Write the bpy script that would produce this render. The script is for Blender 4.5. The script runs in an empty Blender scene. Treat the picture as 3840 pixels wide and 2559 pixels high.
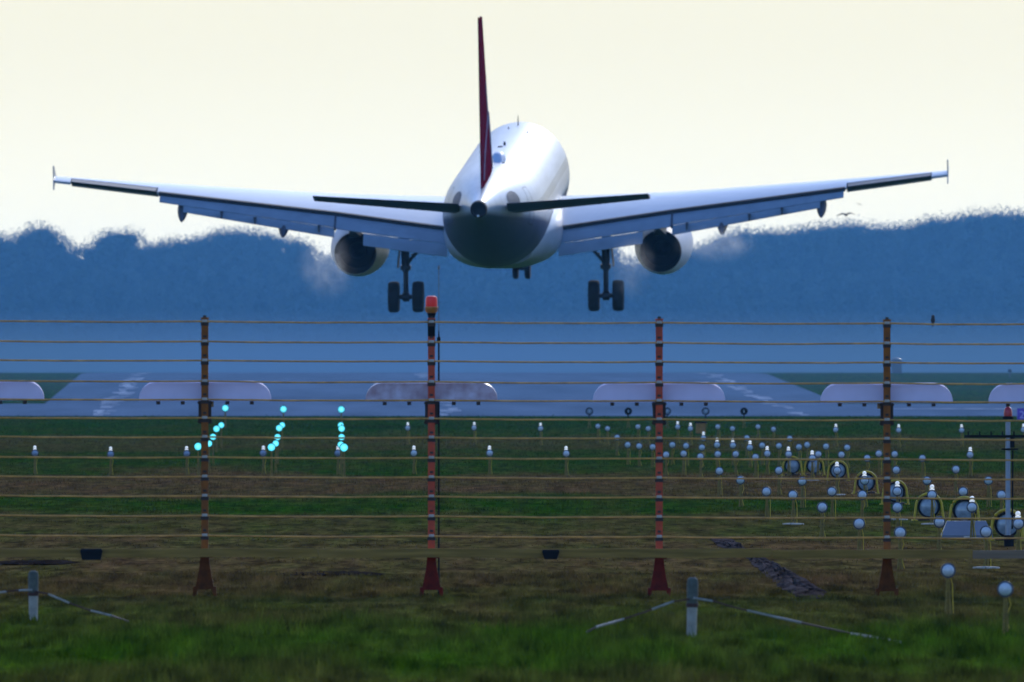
import bpy, bmesh, math, random
import numpy as np
from mathutils import Vector, Matrix, Euler

random.seed(7)
rng = np.random.default_rng(7)
S = bpy.context.scene
C = S.collection
R = math.radians

# ------------------------------------------------------------------ camera
F = 64000.0            # focal length in photograph pixels (3840 wide), 600 mm on a 36 mm sensor
HORIZON = 1400.0       # photograph row of the horizon
CAM_Z = 2.0
cam = bpy.data.cameras.new('camera')
cam.lens = 600.0
cam.sensor_width = 36.0
cam.clip_start = 1.0
cam.clip_end = 30000.0
cam.dof.use_dof = True
cam.dof.focus_distance = 225.0
cam.dof.aperture_fstop = 15.0
camo = bpy.data.objects.new('camera', cam)
C.objects.link(camo)
camo.location = (0, 0, CAM_Z)
camo.rotation_euler = (R(90) + math.atan((HORIZON - 1279.5) / F), 0, 0)
S.camera = camo

# ------------------------------------------------------------------ sky, sun, exposure
SUN_EL, SUN_AZ = 24.0, 14.0          # azimuth to the right of the view direction
world = bpy.data.worlds.new('World')
S.world = world
world.use_nodes = True
wn = world.node_tree
wn.nodes.clear()
sky = wn.nodes.new('ShaderNodeTexSky')
sky.sky_type = 'NISHITA'
sky.sun_disc = False
sky.sun_elevation = R(SUN_EL)
sky.sun_rotation = R(SUN_AZ)
sky.air_density = 1.0
sky.dust_density = 1.0
sky.ozone_density = 2.0
SKY_STRENGTH = 0.14
bg = wn.nodes.new('ShaderNodeBackground')
bg.inputs['Strength'].default_value = SKY_STRENGTH
cool = wn.nodes.new('ShaderNodeMix'); cool.data_type = 'RGBA'; cool.blend_type = 'MULTIPLY'   # cool white balance of the sky light
cool.inputs[0].default_value = 1.0; cool.inputs['B'].default_value = (0.72, 0.93, 1.35, 1)
wn.links.new(sky.outputs[0], cool.inputs['A']); wn.links.new(cool.outputs['Result'], bg.inputs[0])
# bright cream veil of thin cloud low in the sky on the sun's side
veil = wn.nodes.new('ShaderNodeBackground')
veil.inputs['Color'].default_value = (1.0, 0.96, 0.73, 1)
veil.inputs['Strength'].default_value = 1.0
wtc = wn.nodes.new('ShaderNodeTexCoord'); wsp = wn.nodes.new('ShaderNodeSeparateXYZ')
wn.links.new(wtc.outputs['Generated'], wsp.inputs[0])
def wrange(src, a, b):
    n = wn.nodes.new('ShaderNodeMapRange'); n.interpolation_type = 'SMOOTHSTEP'
    n.inputs['From Min'].default_value = a; n.inputs['From Max'].default_value = b
    wn.links.new(src, n.inputs[0]); return n.outputs[0]
vs = wn.nodes.new('ShaderNodeMath'); vs.operation = 'MULTIPLY_ADD'          # brightest right at the horizon
wn.links.new(wrange(wsp.outputs['Z'], 0.022, 0.0), vs.inputs[0]); vs.inputs[1].default_value = 0.26; vs.inputs[2].default_value = 0.70
wn.links.new(vs.outputs[0], veil.inputs['Strength'])
wm = wn.nodes.new('ShaderNodeMath'); wm.operation = 'MULTIPLY'
wn.links.new(wrange(wsp.outputs['Z'], 0.34, 0.06), wm.inputs[0]); wn.links.new(wrange(wsp.outputs['Y'], 0.15, 0.80), wm.inputs[1])
wmx = wn.nodes.new('ShaderNodeMixShader')
wn.links.new(wm.outputs[0], wmx.inputs[0]); wn.links.new(bg.outputs[0], wmx.inputs[1]); wn.links.new(veil.outputs[0], wmx.inputs[2])
wo = wn.nodes.new('ShaderNodeOutputWorld')
wn.links.new(wmx.outputs[0], wo.inputs[0])

sun = bpy.data.lights.new('sun', 'SUN')
sun.energy = 1.0
sun.angle = R(6.0)
sun.color = (1.0, 0.94, 0.84)
suno = bpy.data.objects.new('sun', sun)
C.objects.link(suno)
sv = Vector((math.sin(R(SUN_AZ)) * math.cos(R(SUN_EL)), math.cos(R(SUN_AZ)) * math.cos(R(SUN_EL)), math.sin(R(SUN_EL))))
suno.rotation_euler = (-sv).to_track_quat('-Z', 'Y').to_euler()
suno.location = (50, 60, 80)

S.view_settings.view_transform = 'Standard'
S.view_settings.look = 'None'
S.view_settings.exposure = 0.6
S.view_settings.gamma = 1.0
S.render.engine = 'CYCLES'
S.cycles.max_bounces = 8
S.cycles.volume_bounces = 1
S.cycles.transparent_max_bounces = 24

# ------------------------------------------------------------------ helpers
def px(x, y, D):
    """point seen at photograph pixel (x, y) at distance D"""
    return Vector(((x - 1920.0) / F * D, D, CAM_Z + (HORIZON - y) / F * D))

def tag(o, label=None, cat=None, group=None, kind=None):
    if label: o['label'] = label
    if cat: o['category'] = cat
    if group: o['group'] = group
    if kind: o['kind'] = kind
    return o

def thing(name, loc, label, cat, group=None):
    o = bpy.data.objects.new(name, None)
    o.empty_display_size = 0.2
    C.objects.link(o)
    o.location = loc
    return tag(o, label, cat, group)

class MB:
    """collects shapes and links them as one mesh object"""
    def __init__(self):
        self.v = []; self.f = []
    def add(self, vs, fs):
        n = len(self.v)
        self.v.extend([tuple(p) for p in vs])
        self.f.extend([tuple(i + n for i in f) for f in fs])
        return self
    def box(self, c, d, rot=None):
        hx, hy, hz = d[0] / 2, d[1] / 2, d[2] / 2
        vs = [Vector((sx * hx, sy * hy, sz * hz)) for sx in (-1, 1) for sy in (-1, 1) for sz in (-1, 1)]
        if rot is not None: vs = [rot @ p for p in vs]
        c = Vector(c)
        return self.add([p + c for p in vs], [(0, 1, 3, 2), (4, 6, 7, 5), (0, 4, 5, 1), (2, 3, 7, 6), (0, 2, 6, 4), (1, 5, 7, 3)])
    def loft(self, rings, cap0=True, cap1=True, closed=True):
        n = len(rings[0]); vs = [p for r in rings for p in r]; fs = []
        for k in range(len(rings) - 1):
            for i in range(n if closed else n - 1):
                j = (i + 1) % n
                fs.append((k * n + i, k * n + j, (k + 1) * n + j, (k + 1) * n + i))
        if cap0: fs.append(tuple(range(n - 1, -1, -1)))
        if cap1: fs.append(tuple(range((len(rings) - 1) * n, len(rings) * n)))
        return self.add(vs, fs)
    def tube(self, pts, rad, n=10, cap=True):
        pts = [Vector(p) for p in pts]
        if not hasattr(rad, '__len__'): rad = [rad] * len(pts)
        rings = []
        for k, p in enumerate(pts):
            d = (pts[min(k + 1, len(pts) - 1)] - pts[max(k - 1, 0)]).normalized()
            up = Vector((0, 0, 1)) if abs(d.z) < 0.9 else Vector((1, 0, 0))
            a = d.cross(up).normalized(); b = a.cross(d)
            rings.append([p + (a * math.cos(2 * math.pi * i / n) + b * math.sin(2 * math.pi * i / n)) * rad[k] for i in range(n)])
        return self.loft(rings, cap, cap)
    def lathe(self, prof, axis='z', o=(0, 0, 0), n=24, cap0=True, cap1=True):
        o = Vector(o); rings = []
        for r, h in prof:
            ring = []
            for i in range(n):
                a = 2 * math.pi * i / n
                u, w = r * math.cos(a), r * math.sin(a)
                ring.append(o + (Vector((u, w, h)) if axis == 'z' else Vector((u, h, w)) if axis == 'y' else Vector((h, u, w))))
            rings.append(ring)
        return self.loft(rings, cap0, cap1)
    def mesh(self, name, m, smooth=True, angle=40):
        me = bpy.data.meshes.new(name)
        me.from_pydata(self.v, [], self.f)
        bm = bmesh.new(); bm.from_mesh(me)
        bmesh.ops.recalc_face_normals(bm, faces=bm.faces)
        if smooth:
            for f in bm.faces: f.smooth = True
            for e in bm.edges:
                if len(e.link_faces) != 2 or e.calc_face_angle(3.2) > R(angle): e.smooth = False
        bm.to_mesh(me); bm.free()
        me.materials.append(m)
        return me
    def build(self, name, m, parent=None, smooth=True, angle=40):
        o = bpy.data.objects.new(name, self.mesh(name, m, smooth, angle))
        C.objects.link(o)
        if parent is not None: o.parent = parent
        return o

def copy_tree(o, parent=None):
    c = o.copy(); C.objects.link(c)
    if parent is not None: c.parent = parent
    for ch in list(o.children): copy_tree(ch, c)
    return c

# ------------------------------------------------------------------ materials
def mat(name, col, rough=0.6, metal=0.0, var=0.12, scale=3.0, bump=0.0, coat=0.0, spec=0.5, stretch=(1, 1, 1), emit=None, emit_s=0.0, col2=None):
    m = bpy.data.materials.new(name); m.use_nodes = True
    nt = m.node_tree; b = nt.nodes['Principled BSDF']
    tc = nt.nodes.new('ShaderNodeTexCoord'); mp = nt.nodes.new('ShaderNodeMapping')
    mp.inputs['Scale'].default_value = stretch
    no = nt.nodes.new('ShaderNodeTexNoise'); no.inputs['Scale'].default_value = scale; no.inputs['Detail'].default_value = 5
    mx = nt.nodes.new('ShaderNodeMix'); mx.data_type = 'RGBA'
    a = col2 if col2 else tuple(max(0, c * (1 - var)) for c in col)
    d = col if col2 else tuple(min(1, c * (1 + var)) for c in col)
    mx.inputs['A'].default_value = (*a, 1); mx.inputs['B'].default_value = (*d, 1)
    rm = nt.nodes.new('ShaderNodeMapRange'); rm.inputs['From Min'].default_value = 0.3; rm.inputs['From Max'].default_value = 0.7
    nt.links.new(tc.outputs['Object'], mp.inputs[0]); nt.links.new(mp.outputs[0], no.inputs[0])
    nt.links.new(no.outputs[0], rm.inputs[0]); nt.links.new(rm.outputs[0], mx.inputs[0])
    nt.links.new(mx.outputs['Result'], b.inputs['Base Color'])
    b.inputs['Roughness'].default_value = rough; b.inputs['Metallic'].default_value = metal
    b.inputs['Specular IOR Level'].default_value = spec
    b.inputs['Coat Weight'].default_value = coat; b.inputs['Coat Roughness'].default_value = 0.12
    if bump:
        bu = nt.nodes.new('ShaderNodeBump'); bu.inputs['Strength'].default_value = bump; bu.inputs['Distance'].default_value = 0.01
        nt.links.new(no.outputs[0], bu.inputs['Height']); nt.links.new(bu.outputs[0], b.inputs['Normal'])
    if emit:
        b.inputs['Emission Color'].default_value = (*emit, 1); b.inputs['Emission Strength'].default_value = emit_s
    return m

def fuselage_material():
    m = mat('fuselage_paint', (0.46, 0.47, 0.49), 0.40, var=0.16, scale=0.9, stretch=(3, 0.25, 3), coat=0.1)
    nt = m.node_tree; b = nt.nodes['Principled BSDF']
    src = b.inputs['Base Color'].links[0].from_socket
    tc = nt.nodes.new('ShaderNodeTexCoord'); sp = nt.nodes.new('ShaderNodeSeparateXYZ')
    nt.links.new(tc.outputs['Object'], sp.inputs[0])
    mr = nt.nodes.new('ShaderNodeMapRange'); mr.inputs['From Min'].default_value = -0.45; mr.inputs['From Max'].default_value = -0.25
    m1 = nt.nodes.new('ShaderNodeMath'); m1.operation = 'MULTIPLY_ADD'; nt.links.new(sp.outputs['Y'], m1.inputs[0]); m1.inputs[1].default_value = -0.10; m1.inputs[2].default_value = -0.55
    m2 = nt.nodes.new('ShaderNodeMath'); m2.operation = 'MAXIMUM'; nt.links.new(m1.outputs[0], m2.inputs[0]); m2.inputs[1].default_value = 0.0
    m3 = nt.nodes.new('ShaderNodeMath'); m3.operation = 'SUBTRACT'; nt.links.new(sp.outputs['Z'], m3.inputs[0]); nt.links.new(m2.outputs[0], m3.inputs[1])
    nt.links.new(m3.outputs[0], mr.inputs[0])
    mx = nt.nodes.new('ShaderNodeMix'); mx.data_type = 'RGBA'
    mx.inputs['A'].default_value = (0.036, 0.042, 0.100, 1)          # dark belly tone, underside shade painted into the colour
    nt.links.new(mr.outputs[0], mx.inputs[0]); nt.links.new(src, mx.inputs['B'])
    # panel seams
    wv = nt.nodes.new('ShaderNodeTexWave'); wv.bands_direction = 'Y'; wv.inputs['Scale'].default_value = 0.30
    nt.links.new(tc.outputs['Object'], wv.inputs[0])
    cr = nt.nodes.new('ShaderNodeMapRange'); cr.inputs['From Min'].default_value = 0.985; cr.inputs['From Max'].default_value = 1.0
    cr.inputs['To Min'].default_value = 1.0; cr.inputs['To Max'].default_value = 0.72
    nt.links.new(wv.outputs[1], cr.inputs[0])
    ml = nt.nodes.new('ShaderNodeMix'); ml.data_type = 'RGBA'; ml.blend_type = 'MULTIPLY'; ml.inputs[0].default_value = 1
    nt.links.new(mx.outputs['Result'], ml.inputs['A']); nt.links.new(cr.outputs[0], ml.inputs['B'])
    # row of dark cabin windows along each side
    def mth(op, a, q):
        n = nt.nodes.new('ShaderNodeMath'); n.operation = op
        for k, v in enumerate((a, q)):
            if isinstance(v, (int, float)): n.inputs[k].default_value = v
            else: nt.links.new(v, n.inputs[k])
        return n.outputs[0]
    fr = mth('FRACT', mth('MULTIPLY', sp.outputs['Y'], 1 / 0.53), 0)
    w = mth('MULTIPLY', mth('LESS_THAN', fr, 0.44), mth('MULTIPLY', mth('GREATER_THAN', sp.outputs['Z'], 0.42), mth('LESS_THAN', sp.outputs['Z'], 0.74)))
    w = mth('MULTIPLY', w, mth('MULTIPLY', mth('GREATER_THAN', sp.outputs['Y'], -10.5), mth('LESS_THAN', sp.outputs['Y'], 12.2)))
    mw = nt.nodes.new('ShaderNodeMix'); mw.data_type = 'RGBA'; mw.inputs['B'].default_value = (0.04, 0.045, 0.055, 1)
    nt.links.new(w, mw.inputs[0]); nt.links.new(ml.outputs['Result'], mw.inputs['A'])
    nt.links.new(mw.outputs['Result'], b.inputs['Base Color'])
    return m

M = {}
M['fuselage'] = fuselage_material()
M['white_paint'] = mat('white_paint', (0.78, 0.78, 0.78), 0.3, var=0.04, coat=0.4)
M['dome'] = mat('pale_blue_dome_paint', (0.40, 0.50, 0.62), 0.5, var=0.05)
M['nacelle'] = mat('nacelle_paint', (0.55, 0.58, 0.66), 0.55, var=0.08, spec=0.3)
M['wing'] = mat('wing_grey_paint', (0.38, 0.40, 0.43), 0.35, var=0.08, scale=1.0, coat=0.2)
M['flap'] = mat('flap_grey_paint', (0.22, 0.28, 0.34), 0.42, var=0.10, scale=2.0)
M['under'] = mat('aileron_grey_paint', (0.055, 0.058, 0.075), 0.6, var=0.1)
M['seal_shade'] = mat('black_seal_and_slot_shade', (0.012, 0.012, 0.014), 0.7)  # rubber of the door seals; on the wing it paints slot shade
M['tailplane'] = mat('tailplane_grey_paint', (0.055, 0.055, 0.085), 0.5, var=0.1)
M['maroon'] = mat('maroon_paint', (0.17, 0.005, 0.020), 0.9, var=0.15, spec=0.0)
M['emblem'] = mat('pale_emblem_paint', (0.50, 0.36, 0.42), 0.8, spec=0.1)
M['dark_metal'] = mat('dark_gear_metal', (0.03, 0.032, 0.036), 0.55, 0.3, var=0.25, scale=8)
M['soot'] = mat('sooty_nozzle_metal', (0.006, 0.006, 0.007), 0.8, var=0.3)
M['tyre'] = mat('tyre_rubber', (0.008, 0.008, 0.009), 0.85, var=0.2, scale=10)
M['rim'] = mat('wheel_rim_metal', (0.10, 0.10, 0.105), 0.5, 0.6)
M['glass_dark'] = mat('cabin_window_glass', (0.03, 0.035, 0.045), 0.1)
M['red_post'] = mat('red_post_paint', (0.50, 0.042, 0.000), 0.55, var=0.25, scale=14, bump=0.2)
M['red_foot'] = mat('dark_red_foot_paint', (0.13, 0.008, 0.001), 0.8, var=0.4, scale=14, bump=0.2, spec=0.2)  # feet in a darker paint than the posts
M['rust_foot'] = mat('dark_rust_foot_paint', (0.10, 0.026, 0.001), 0.85, var=0.4, scale=14, bump=0.2, spec=0.2)
M['rust_post'] = mat('rusty_orange_post_paint', (0.24, 0.066, 0.000), 0.8, var=0.35, scale=12, bump=0.3)
M['clamp'] = mat('galvanised_clamp', (0.50, 0.42, 0.34), 0.6, 0.0, var=0.2, scale=20)
M['wire'] = mat('weathered_wire', (0.58, 0.27, 0.055), 0.6, 0.0, var=0.3, scale=9)
M['box'] = mat('dark_bracket_steel', (0.035, 0.018, 0.012), 0.6, 0.2, var=0.3, scale=10)
M['radome'] = mat('pale_fibreglass', (0.64, 0.58, 0.74), 0.75, var=0.05, scale=6, spec=0.3)
M['radome_reflection'] = mat('brown_reflection_fibreglass', (0.58, 0.52, 0.62), 0.4, scale=9, col2=(0.34, 0.23, 0.27), spec=0.3)  # brown blotches paint ground reflections into the cover
M['timber'] = mat('weathered_olive_timber', (0.25, 0.145, 0.035), 0.95, spec=0.1, var=0.3, scale=5, stretch=(0.4, 6, 6), bump=0.4)
M['timber_grey'] = mat('grey_new_timber', (0.20, 0.13, 0.075), 0.9, var=0.2, scale=5, stretch=(0.4, 6, 6), bump=0.3)
M['red_lens'] = mat('red_beacon_lens', (0.50, 0.006, 0.002), 0.45, coat=0.1, emit=(1.0, 0.01, 0.004), emit_s=0.07)
M['red_cover'] = mat('red_plastic_cover', (0.42, 0.008, 0.012), 0.35, var=0.15, coat=0.2)
M['amber'] = mat('amber_beacon_body', (0.42, 0.15, 0.025), 0.5, var=0.25, scale=20)
M['black'] = mat('black_paint', (0.009, 0.009, 0.010), 0.8, var=0.2, spec=0.1)
M['yellow'] = mat('faded_yellow_paint', (0.50, 0.32, 0.01), 0.6, var=0.25, scale=20)
M['stalk'] = mat('ochre_stalk_paint', (0.20, 0.125, 0.012), 0.7, var=0.3, scale=25)
M['lens'] = mat('pale_blue_lamp_glass', (0.50, 0.52, 0.53), 0.15, var=0.22, scale=14, coat=0.8)
M['flood_lens'] = mat('floodlight_glass', (0.26, 0.30, 0.33), 0.12, var=0.35, scale=9)
M['lens_grey'] = mat('grey_lamp_glass', (0.22, 0.26, 0.33), 0.15, var=0.2, scale=14, coat=0.6)
M['housing'] = mat('lamp_housing', (0.055, 0.065, 0.085), 0.4, 0.2, var=0.2)
M['cap'] = mat('white_lamp_dome', (0.85, 0.85, 0.80), 0.25, var=0.05, emit=(1.0, 0.96, 0.82), emit_s=0.22)
M['cyan'] = mat('cyan_lit_lens', (0.05, 0.35, 0.40), 0.3, var=0.05, emit=(0.10, 0.74, 0.86), emit_s=0.88)
M['plate'] = mat('white_concrete_plate', (0.36, 0.32, 0.26), 0.9, var=0.2, scale=20, bump=0.5)
M['mast'] = mat('grey_blue_mast_paint', (0.25, 0.28, 0.32), 0.4, 0.1, var=0.15, scale=10)
M['cabinet'] = mat('pale_blue_cabinet_paint', (0.12, 0.135, 0.16), 0.6, var=0.1, scale=6, coat=0.2)
M['brown_box'] = mat('brown_steel_box', (0.30, 0.13, 0.015), 0.7, var=0.3, scale=12)
M['stake'] = mat('weathered_white_stake', (0.33, 0.29, 0.23), 0.8, var=0.25, scale=14, bump=0.4)
M['stake_top'] = mat('lichen_grey_wood', (0.085, 0.09, 0.07), 0.9, var=0.3, scale=22, bump=0.5)
M['rope_white'] = mat('dirty_white_tape', (0.26, 0.24, 0.20), 0.8, var=0.35, scale=15)
M['rope_red'] = mat('faded_red_tape', (0.060, 0.022, 0.014), 0.8, var=0.3, scale=15)
M['purple'] = mat('purple_sign_panel', (0.13, 0.05, 0.42), 0.5, var=0.1)
M['sign_text'] = mat('pale_violet_lettering', (0.65, 0.50, 0.85), 0.5)
M['feather'] = mat('dark_feathers', (0.03, 0.03, 0.035), 0.8)
M['marking'] = mat('hazed_white_marking', (0.46, 0.50, 0.56), 0.85, spec=0.0, scale=0.9, stretch=(1, 0.06, 1), col2=(0.13, 0.18, 0.24))  # patchy tone puts heat haze into the line colour
M['asphalt'] = mat('pale_runway_concrete', (0.125, 0.175, 0.235), 0.85, scale=0.25, stretch=(1, 0.12, 1), var=0.18, spec=0.0)  # blue tint paints a wet reflection into the concrete colour
M['mud'] = mat('wet_stony_mud', (0.12, 0.09, 0.078), 0.9, scale=1.0, stretch=(7, 0.8, 7), col2=(0.012, 0.008, 0.007), bump=0.3, spec=0.0)
M['mud_dark'] = mat('dark_wet_soil', (0.040, 0.028, 0.020), 0.95, scale=1.0, stretch=(5, 0.6, 5), col2=(0.012, 0.008, 0.006), spec=0.0)
M['foliage'] = mat('forest_foliage', (0.050, 0.058, 0.050), 0.9, scale=0.035, col2=(0.008, 0.014, 0.014), spec=0.0)

def land_colour(nt):
    """grass / bare earth colour over the airfield, in world metres"""
    g = nt.nodes.new('ShaderNodeNewGeometry'); sp = nt.nodes.new('ShaderNodeSeparateXYZ')
    nt.links.new(g.outputs['Position'], sp.inputs[0])
    def noise(sx, sy, detail, rough=0.6):
        mp = nt.nodes.new('ShaderNodeMapping'); mp.inputs['Scale'].default_value = (sx, sy, 0.0)
        no = nt.nodes.new('ShaderNodeTexNoise'); no.inputs['Scale'].default_value = 1.0
        no.inputs['Detail'].default_value = detail; no.inputs['Roughness'].default_value = rough
        nt.links.new(g.outputs['Position'], mp.inputs[0]); nt.links.new(mp.outputs[0], no.inputs[0])
        return no.outputs[0]
    def math_(op, a, b):
        n = nt.nodes.new('ShaderNodeMath'); n.operation = op
        for k, q in enumerate((a, b)):
            if isinstance(q, (int, float)): n.inputs[k].default_value = q
            else: nt.links.new(q, n.inputs[k])
        return n.outputs[0]
    big = noise(0.22, 0.020, 4); mid = noise(1.1, 0.06, 5, 0.7); fine = noise(9.0, 0.6, 4, 0.7)
    warp = math_('MULTIPLY', math_('SUBTRACT', big, 0.5), 0.10)
    # log distance so near bands keep their width
    d = math_('ADD', math_('DIVIDE', sp.outputs['Y'], 800.0), math_('MULTIPLY', warp, math_('DIVIDE', sp.outputs['Y'], 260.0)))
    cr = nt.nodes.new('ShaderNodeValToRGB'); nt.links.new(d, cr.inputs[0])
    stops = [(0.0, .35), (110, .55), (117, .85), (130, .78), (137, .48), (149, .40), (156, .20), (196, .16), (215, .45), (238, .42), (248, .90), (270, .85),
             (282, .12), (332, .15), (350, .80), (430, .85), (450, .42), (520, .50), (560, .88), (780, .92)]
    el = cr.color_ramp.elements
    for i, (y, v) in enumerate(stops):
        e = el[i] if i < 2 else el.new(y / 800.0)
        e.position = y / 800.0; e.color = (v, v, v, 1)
    gf = math_('ADD', cr.outputs[0], math_('MULTIPLY', math_('SUBTRACT', mid, 0.5), 1.1))
    gf = math_('ADD', gf, math_('MULTIPLY', math_('SUBTRACT', big, 0.5), 0.7))
    cl = nt.nodes.new('ShaderNodeClamp'); nt.links.new(gf, cl.inputs[0])
    def mix(a, b, f):
        n = nt.nodes.new('ShaderNodeMix'); n.data_type = 'RGBA'; nt.links.new(f, n.inputs[0])
        for s, q in (('A', a), ('B', b)):
            if isinstance(q, tuple): n.inputs[s].default_value = (*q, 1)
            else: nt.links.new(q, n.inputs[s])
        return n.outputs['Result']
    fr = nt.nodes.new('ShaderNodeMapRange'); fr.inputs['From Min'].default_value = 0.3; fr.inputs['From Max'].default_value = 0.7
    nt.links.new(fine, fr.inputs[0])
    tn = nt.nodes.new('ShaderNodeMapRange'); tn.inputs['From Min'].default_value = 0.34; tn.inputs['From Max'].default_value = 0.66
    tn.inputs['To Min'].default_value = 0.45; tn.inputs['To Max'].default_value = 1.75
    nt.links.new(noise(3.2, 0.22, 4, 0.65), tn.inputs[0])
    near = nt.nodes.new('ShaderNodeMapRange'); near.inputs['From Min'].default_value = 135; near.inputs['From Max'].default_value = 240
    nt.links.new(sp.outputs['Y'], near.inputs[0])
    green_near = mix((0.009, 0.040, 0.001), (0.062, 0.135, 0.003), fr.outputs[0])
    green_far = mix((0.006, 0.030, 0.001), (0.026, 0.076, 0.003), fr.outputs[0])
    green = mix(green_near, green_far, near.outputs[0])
    brown = mix((0.055, 0.030, 0.010), (0.140, 0.080, 0.031), fr.outputs[0])
    base = mix(brown, green, cl.outputs[0])
    ml = nt.nodes.new('ShaderNodeVectorMath'); ml.operation = 'SCALE'
    nt.links.new(base, ml.inputs[0]); nt.links.new(tn.outputs[0], ml.inputs['Scale'])
    return ml.outputs[0], fine

def land_material(name, blade):
    m = bpy.data.materials.new(name); m.use_nodes = True
    nt = m.node_tree; b = nt.nodes['Principled BSDF']
    col, fine = land_colour(nt)
    nt.links.new(col, b.inputs['Base Color'])
    b.inputs['Roughness'].default_value = 0.9; b.inputs['Specular IOR Level'].default_value = 0.0
    if blade:
        tr = nt.nodes.new('ShaderNodeBsdfTranslucent'); nt.links.new(col, tr.inputs[0])
        ms = nt.nodes.new('ShaderNodeMixShader'); ms.inputs[0].default_value = 0.3
        nt.links.new(b.outputs[0], ms.inputs[1]); nt.links.new(tr.outputs[0], ms.inputs[2])
        nt.links.new(ms.outputs[0], nt.nodes['Material Output'].inputs[0])
    else:
        bu = nt.nodes.new('ShaderNodeBump'); bu.inputs['Strength'].default_value = 0.5; bu.inputs['Distance'].default_value = 0.05
        nt.links.new(fine, bu.inputs['Height']); nt.links.new(bu.outputs[0], b.inputs['Normal'])
    return m
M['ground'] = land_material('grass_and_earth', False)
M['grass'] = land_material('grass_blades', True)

# ------------------------------------------------------------------ terrain
def gz(y):
    return float(np.interp(y, [-1e4, 790, 970, 1000, 6500, 7000, 8000, 8600], [0, 0, 1.95, 2.0, 2.6, 6.0, 46.0, 50.0]))

def strip(name, m, x_of, ys, dz, kind='structure', label=None, cat=None):
    """sheet following the terrain; x_of(y) gives its left and right edge"""
    mb = MB(); vs = []; fs = []
    for y in ys:
        a, b = x_of(y)
        vs += [(a, y, gz(y) + dz), (b, y, gz(y) + dz)]
    for i in range(len(ys) - 1): fs.append((2 * i, 2 * i + 1, 2 * i + 3, 2 * i + 2))
    mb.add(vs, fs)
    o = mb.build(name, m, smooth=False)
    return tag(o, label, cat, kind=kind)

gx = [-700, -200, -60, -30, 0, 30, 60, 200, 700]
gy = [-50, 60, 110, 200, 400, 600, 760, 790] + list(range(805, 1001, 15)) + [1100, 1500, 2500, 4000, 5500, 6500, 6750, 7000, 7250, 7500, 7750, 8000, 8300, 8600]
mb = MB()
mb.add([(x, y, gz(y)) for y in gy for x in gx],
       [(j * len(gx) + i, j * len(gx) + i + 1, (j + 1) * len(gx) + i + 1, (j + 1) * len(gx) + i) for j in range(len(gy) - 1) for i in range(len(gx) - 1)])
tag(mb.build('ground', M['ground'], smooth=False), 'grass and bare earth of the airfield', 'ground', kind='structure')

def rc(y): return -2.84 + (y - 790) * (-2.16 / 180.0)           # runway centre line
ys_r = [790.0] + [float(v) for v in range(805, 1001, 15)] + [1100.0, 1500.0, 2400.0]
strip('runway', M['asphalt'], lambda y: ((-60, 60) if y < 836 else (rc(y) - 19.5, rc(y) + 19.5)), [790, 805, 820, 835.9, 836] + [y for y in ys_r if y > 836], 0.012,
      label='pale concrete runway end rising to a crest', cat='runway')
def hazed_line(off, seed, keep):  # gaps and ragged edges stand in for heat haze over the line
    r = random.Random(seed); mb = MB(); y = 792.0; k = 0
    while y < 1050:
        y2 = y + r.uniform(3, 8)
        if r.random() < keep(y):
            for q in range(r.choice((1, 2, 2, 3))):
                c = off + r.uniform(-.35, .35); h = r.uniform(.12, .40)
                yy = y + q * .02
                mb.add([(rc(yy) + c - h * r.uniform(.4, 1), yy, gz(yy) + .018 + .002 * q), (rc(yy) + c + h * r.uniform(.4, 1), yy, gz(yy) + .018 + .002 * q),
                        (rc(y2) + c + h, y2, gz(y2) + .018 + .002 * q), (rc(y2) + c - h, y2, gz(y2) + .018 + .002 * q)], [(0, 1, 2, 3)])
        y = y2 + r.uniform(0, 1.0)
    tag(mb.build('runway_marking', M['marking'], smooth=False), 'white line along the runway, heat haze painted in as gaps', 'runway marking', kind='structure')
hazed_line(-16.2, 1, lambda y: .95)
hazed_line(0.0, 2, lambda y: .95 if y < 830 or y > 960 else .5)
hazed_line(16.2, 3, lambda y: .55 if y < 850 else .95)
strip('runway_marking', M['marking'], lambda y: (17.5, 58), [814.0, 817.5], 0.020,
      label='white line across the runway with heat haze painted in', cat='runway marking')

# stony mud track and mud streaks
def mud(name, cen, seed, label, m='mud', hh=0.05):
    r = random.Random(seed); mb = MB(); nx = 16; rows = []
    for k, (x, y, w) in enumerate(cen):
        p0 = px(x - w / 2, y, 64000 * CAM_Z / (y - HORIZON)); p1 = px(x + w / 2, y, 64000 * CAM_Z / (y - HORIZON))
        row = []
        for i in range(nx):
            t = i / (nx - 1); edge = min(t, 1 - t, k / len(cen) + 0.02, 1 - k / len(cen))
            row.append((p0.x + (p1.x - p0.x) * t + r.uniform(-.02, .02), p0.y + r.uniform(-.25, .25), 0.006 + r.uniform(0.0, hh) * min(1, edge * 5)))
        rows.append(row)
    mb.add([p for q in rows for p in q], [(j * nx + i, j * nx + i + 1, (j + 1) * nx + i + 1, (j + 1) * nx + i) for j in range(len(rows) - 1) for i in range(nx - 1)])
    tag(mb.build(name, M[m], smooth=False), label, 'mud', kind='structure')
def interp_path(pts, n):
    t = np.linspace(0, 1, len(pts)); q = np.linspace(0, 1, n)
    return list(zip(*[np.interp(q, t, [p[k] for p in pts]) for k in range(3)]))
mud('mud_track', interp_path([(2700, 2022, 80), (2740, 2050, 90), (2830, 2095, 60), (2885, 2130, 100), (2960, 2180, 130), (3020, 2220, 150), (3050, 2248, 90)], 60), 3,
    'dark stony mud track running diagonally through the brown grass')
mud('mud_streak', interp_path([(1270, 2146, 200), (1230, 2154, 420), (1250, 2161, 360)], 8), 4, 'dark wet mud streak between two fence posts', 'mud_dark', .02)
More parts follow.
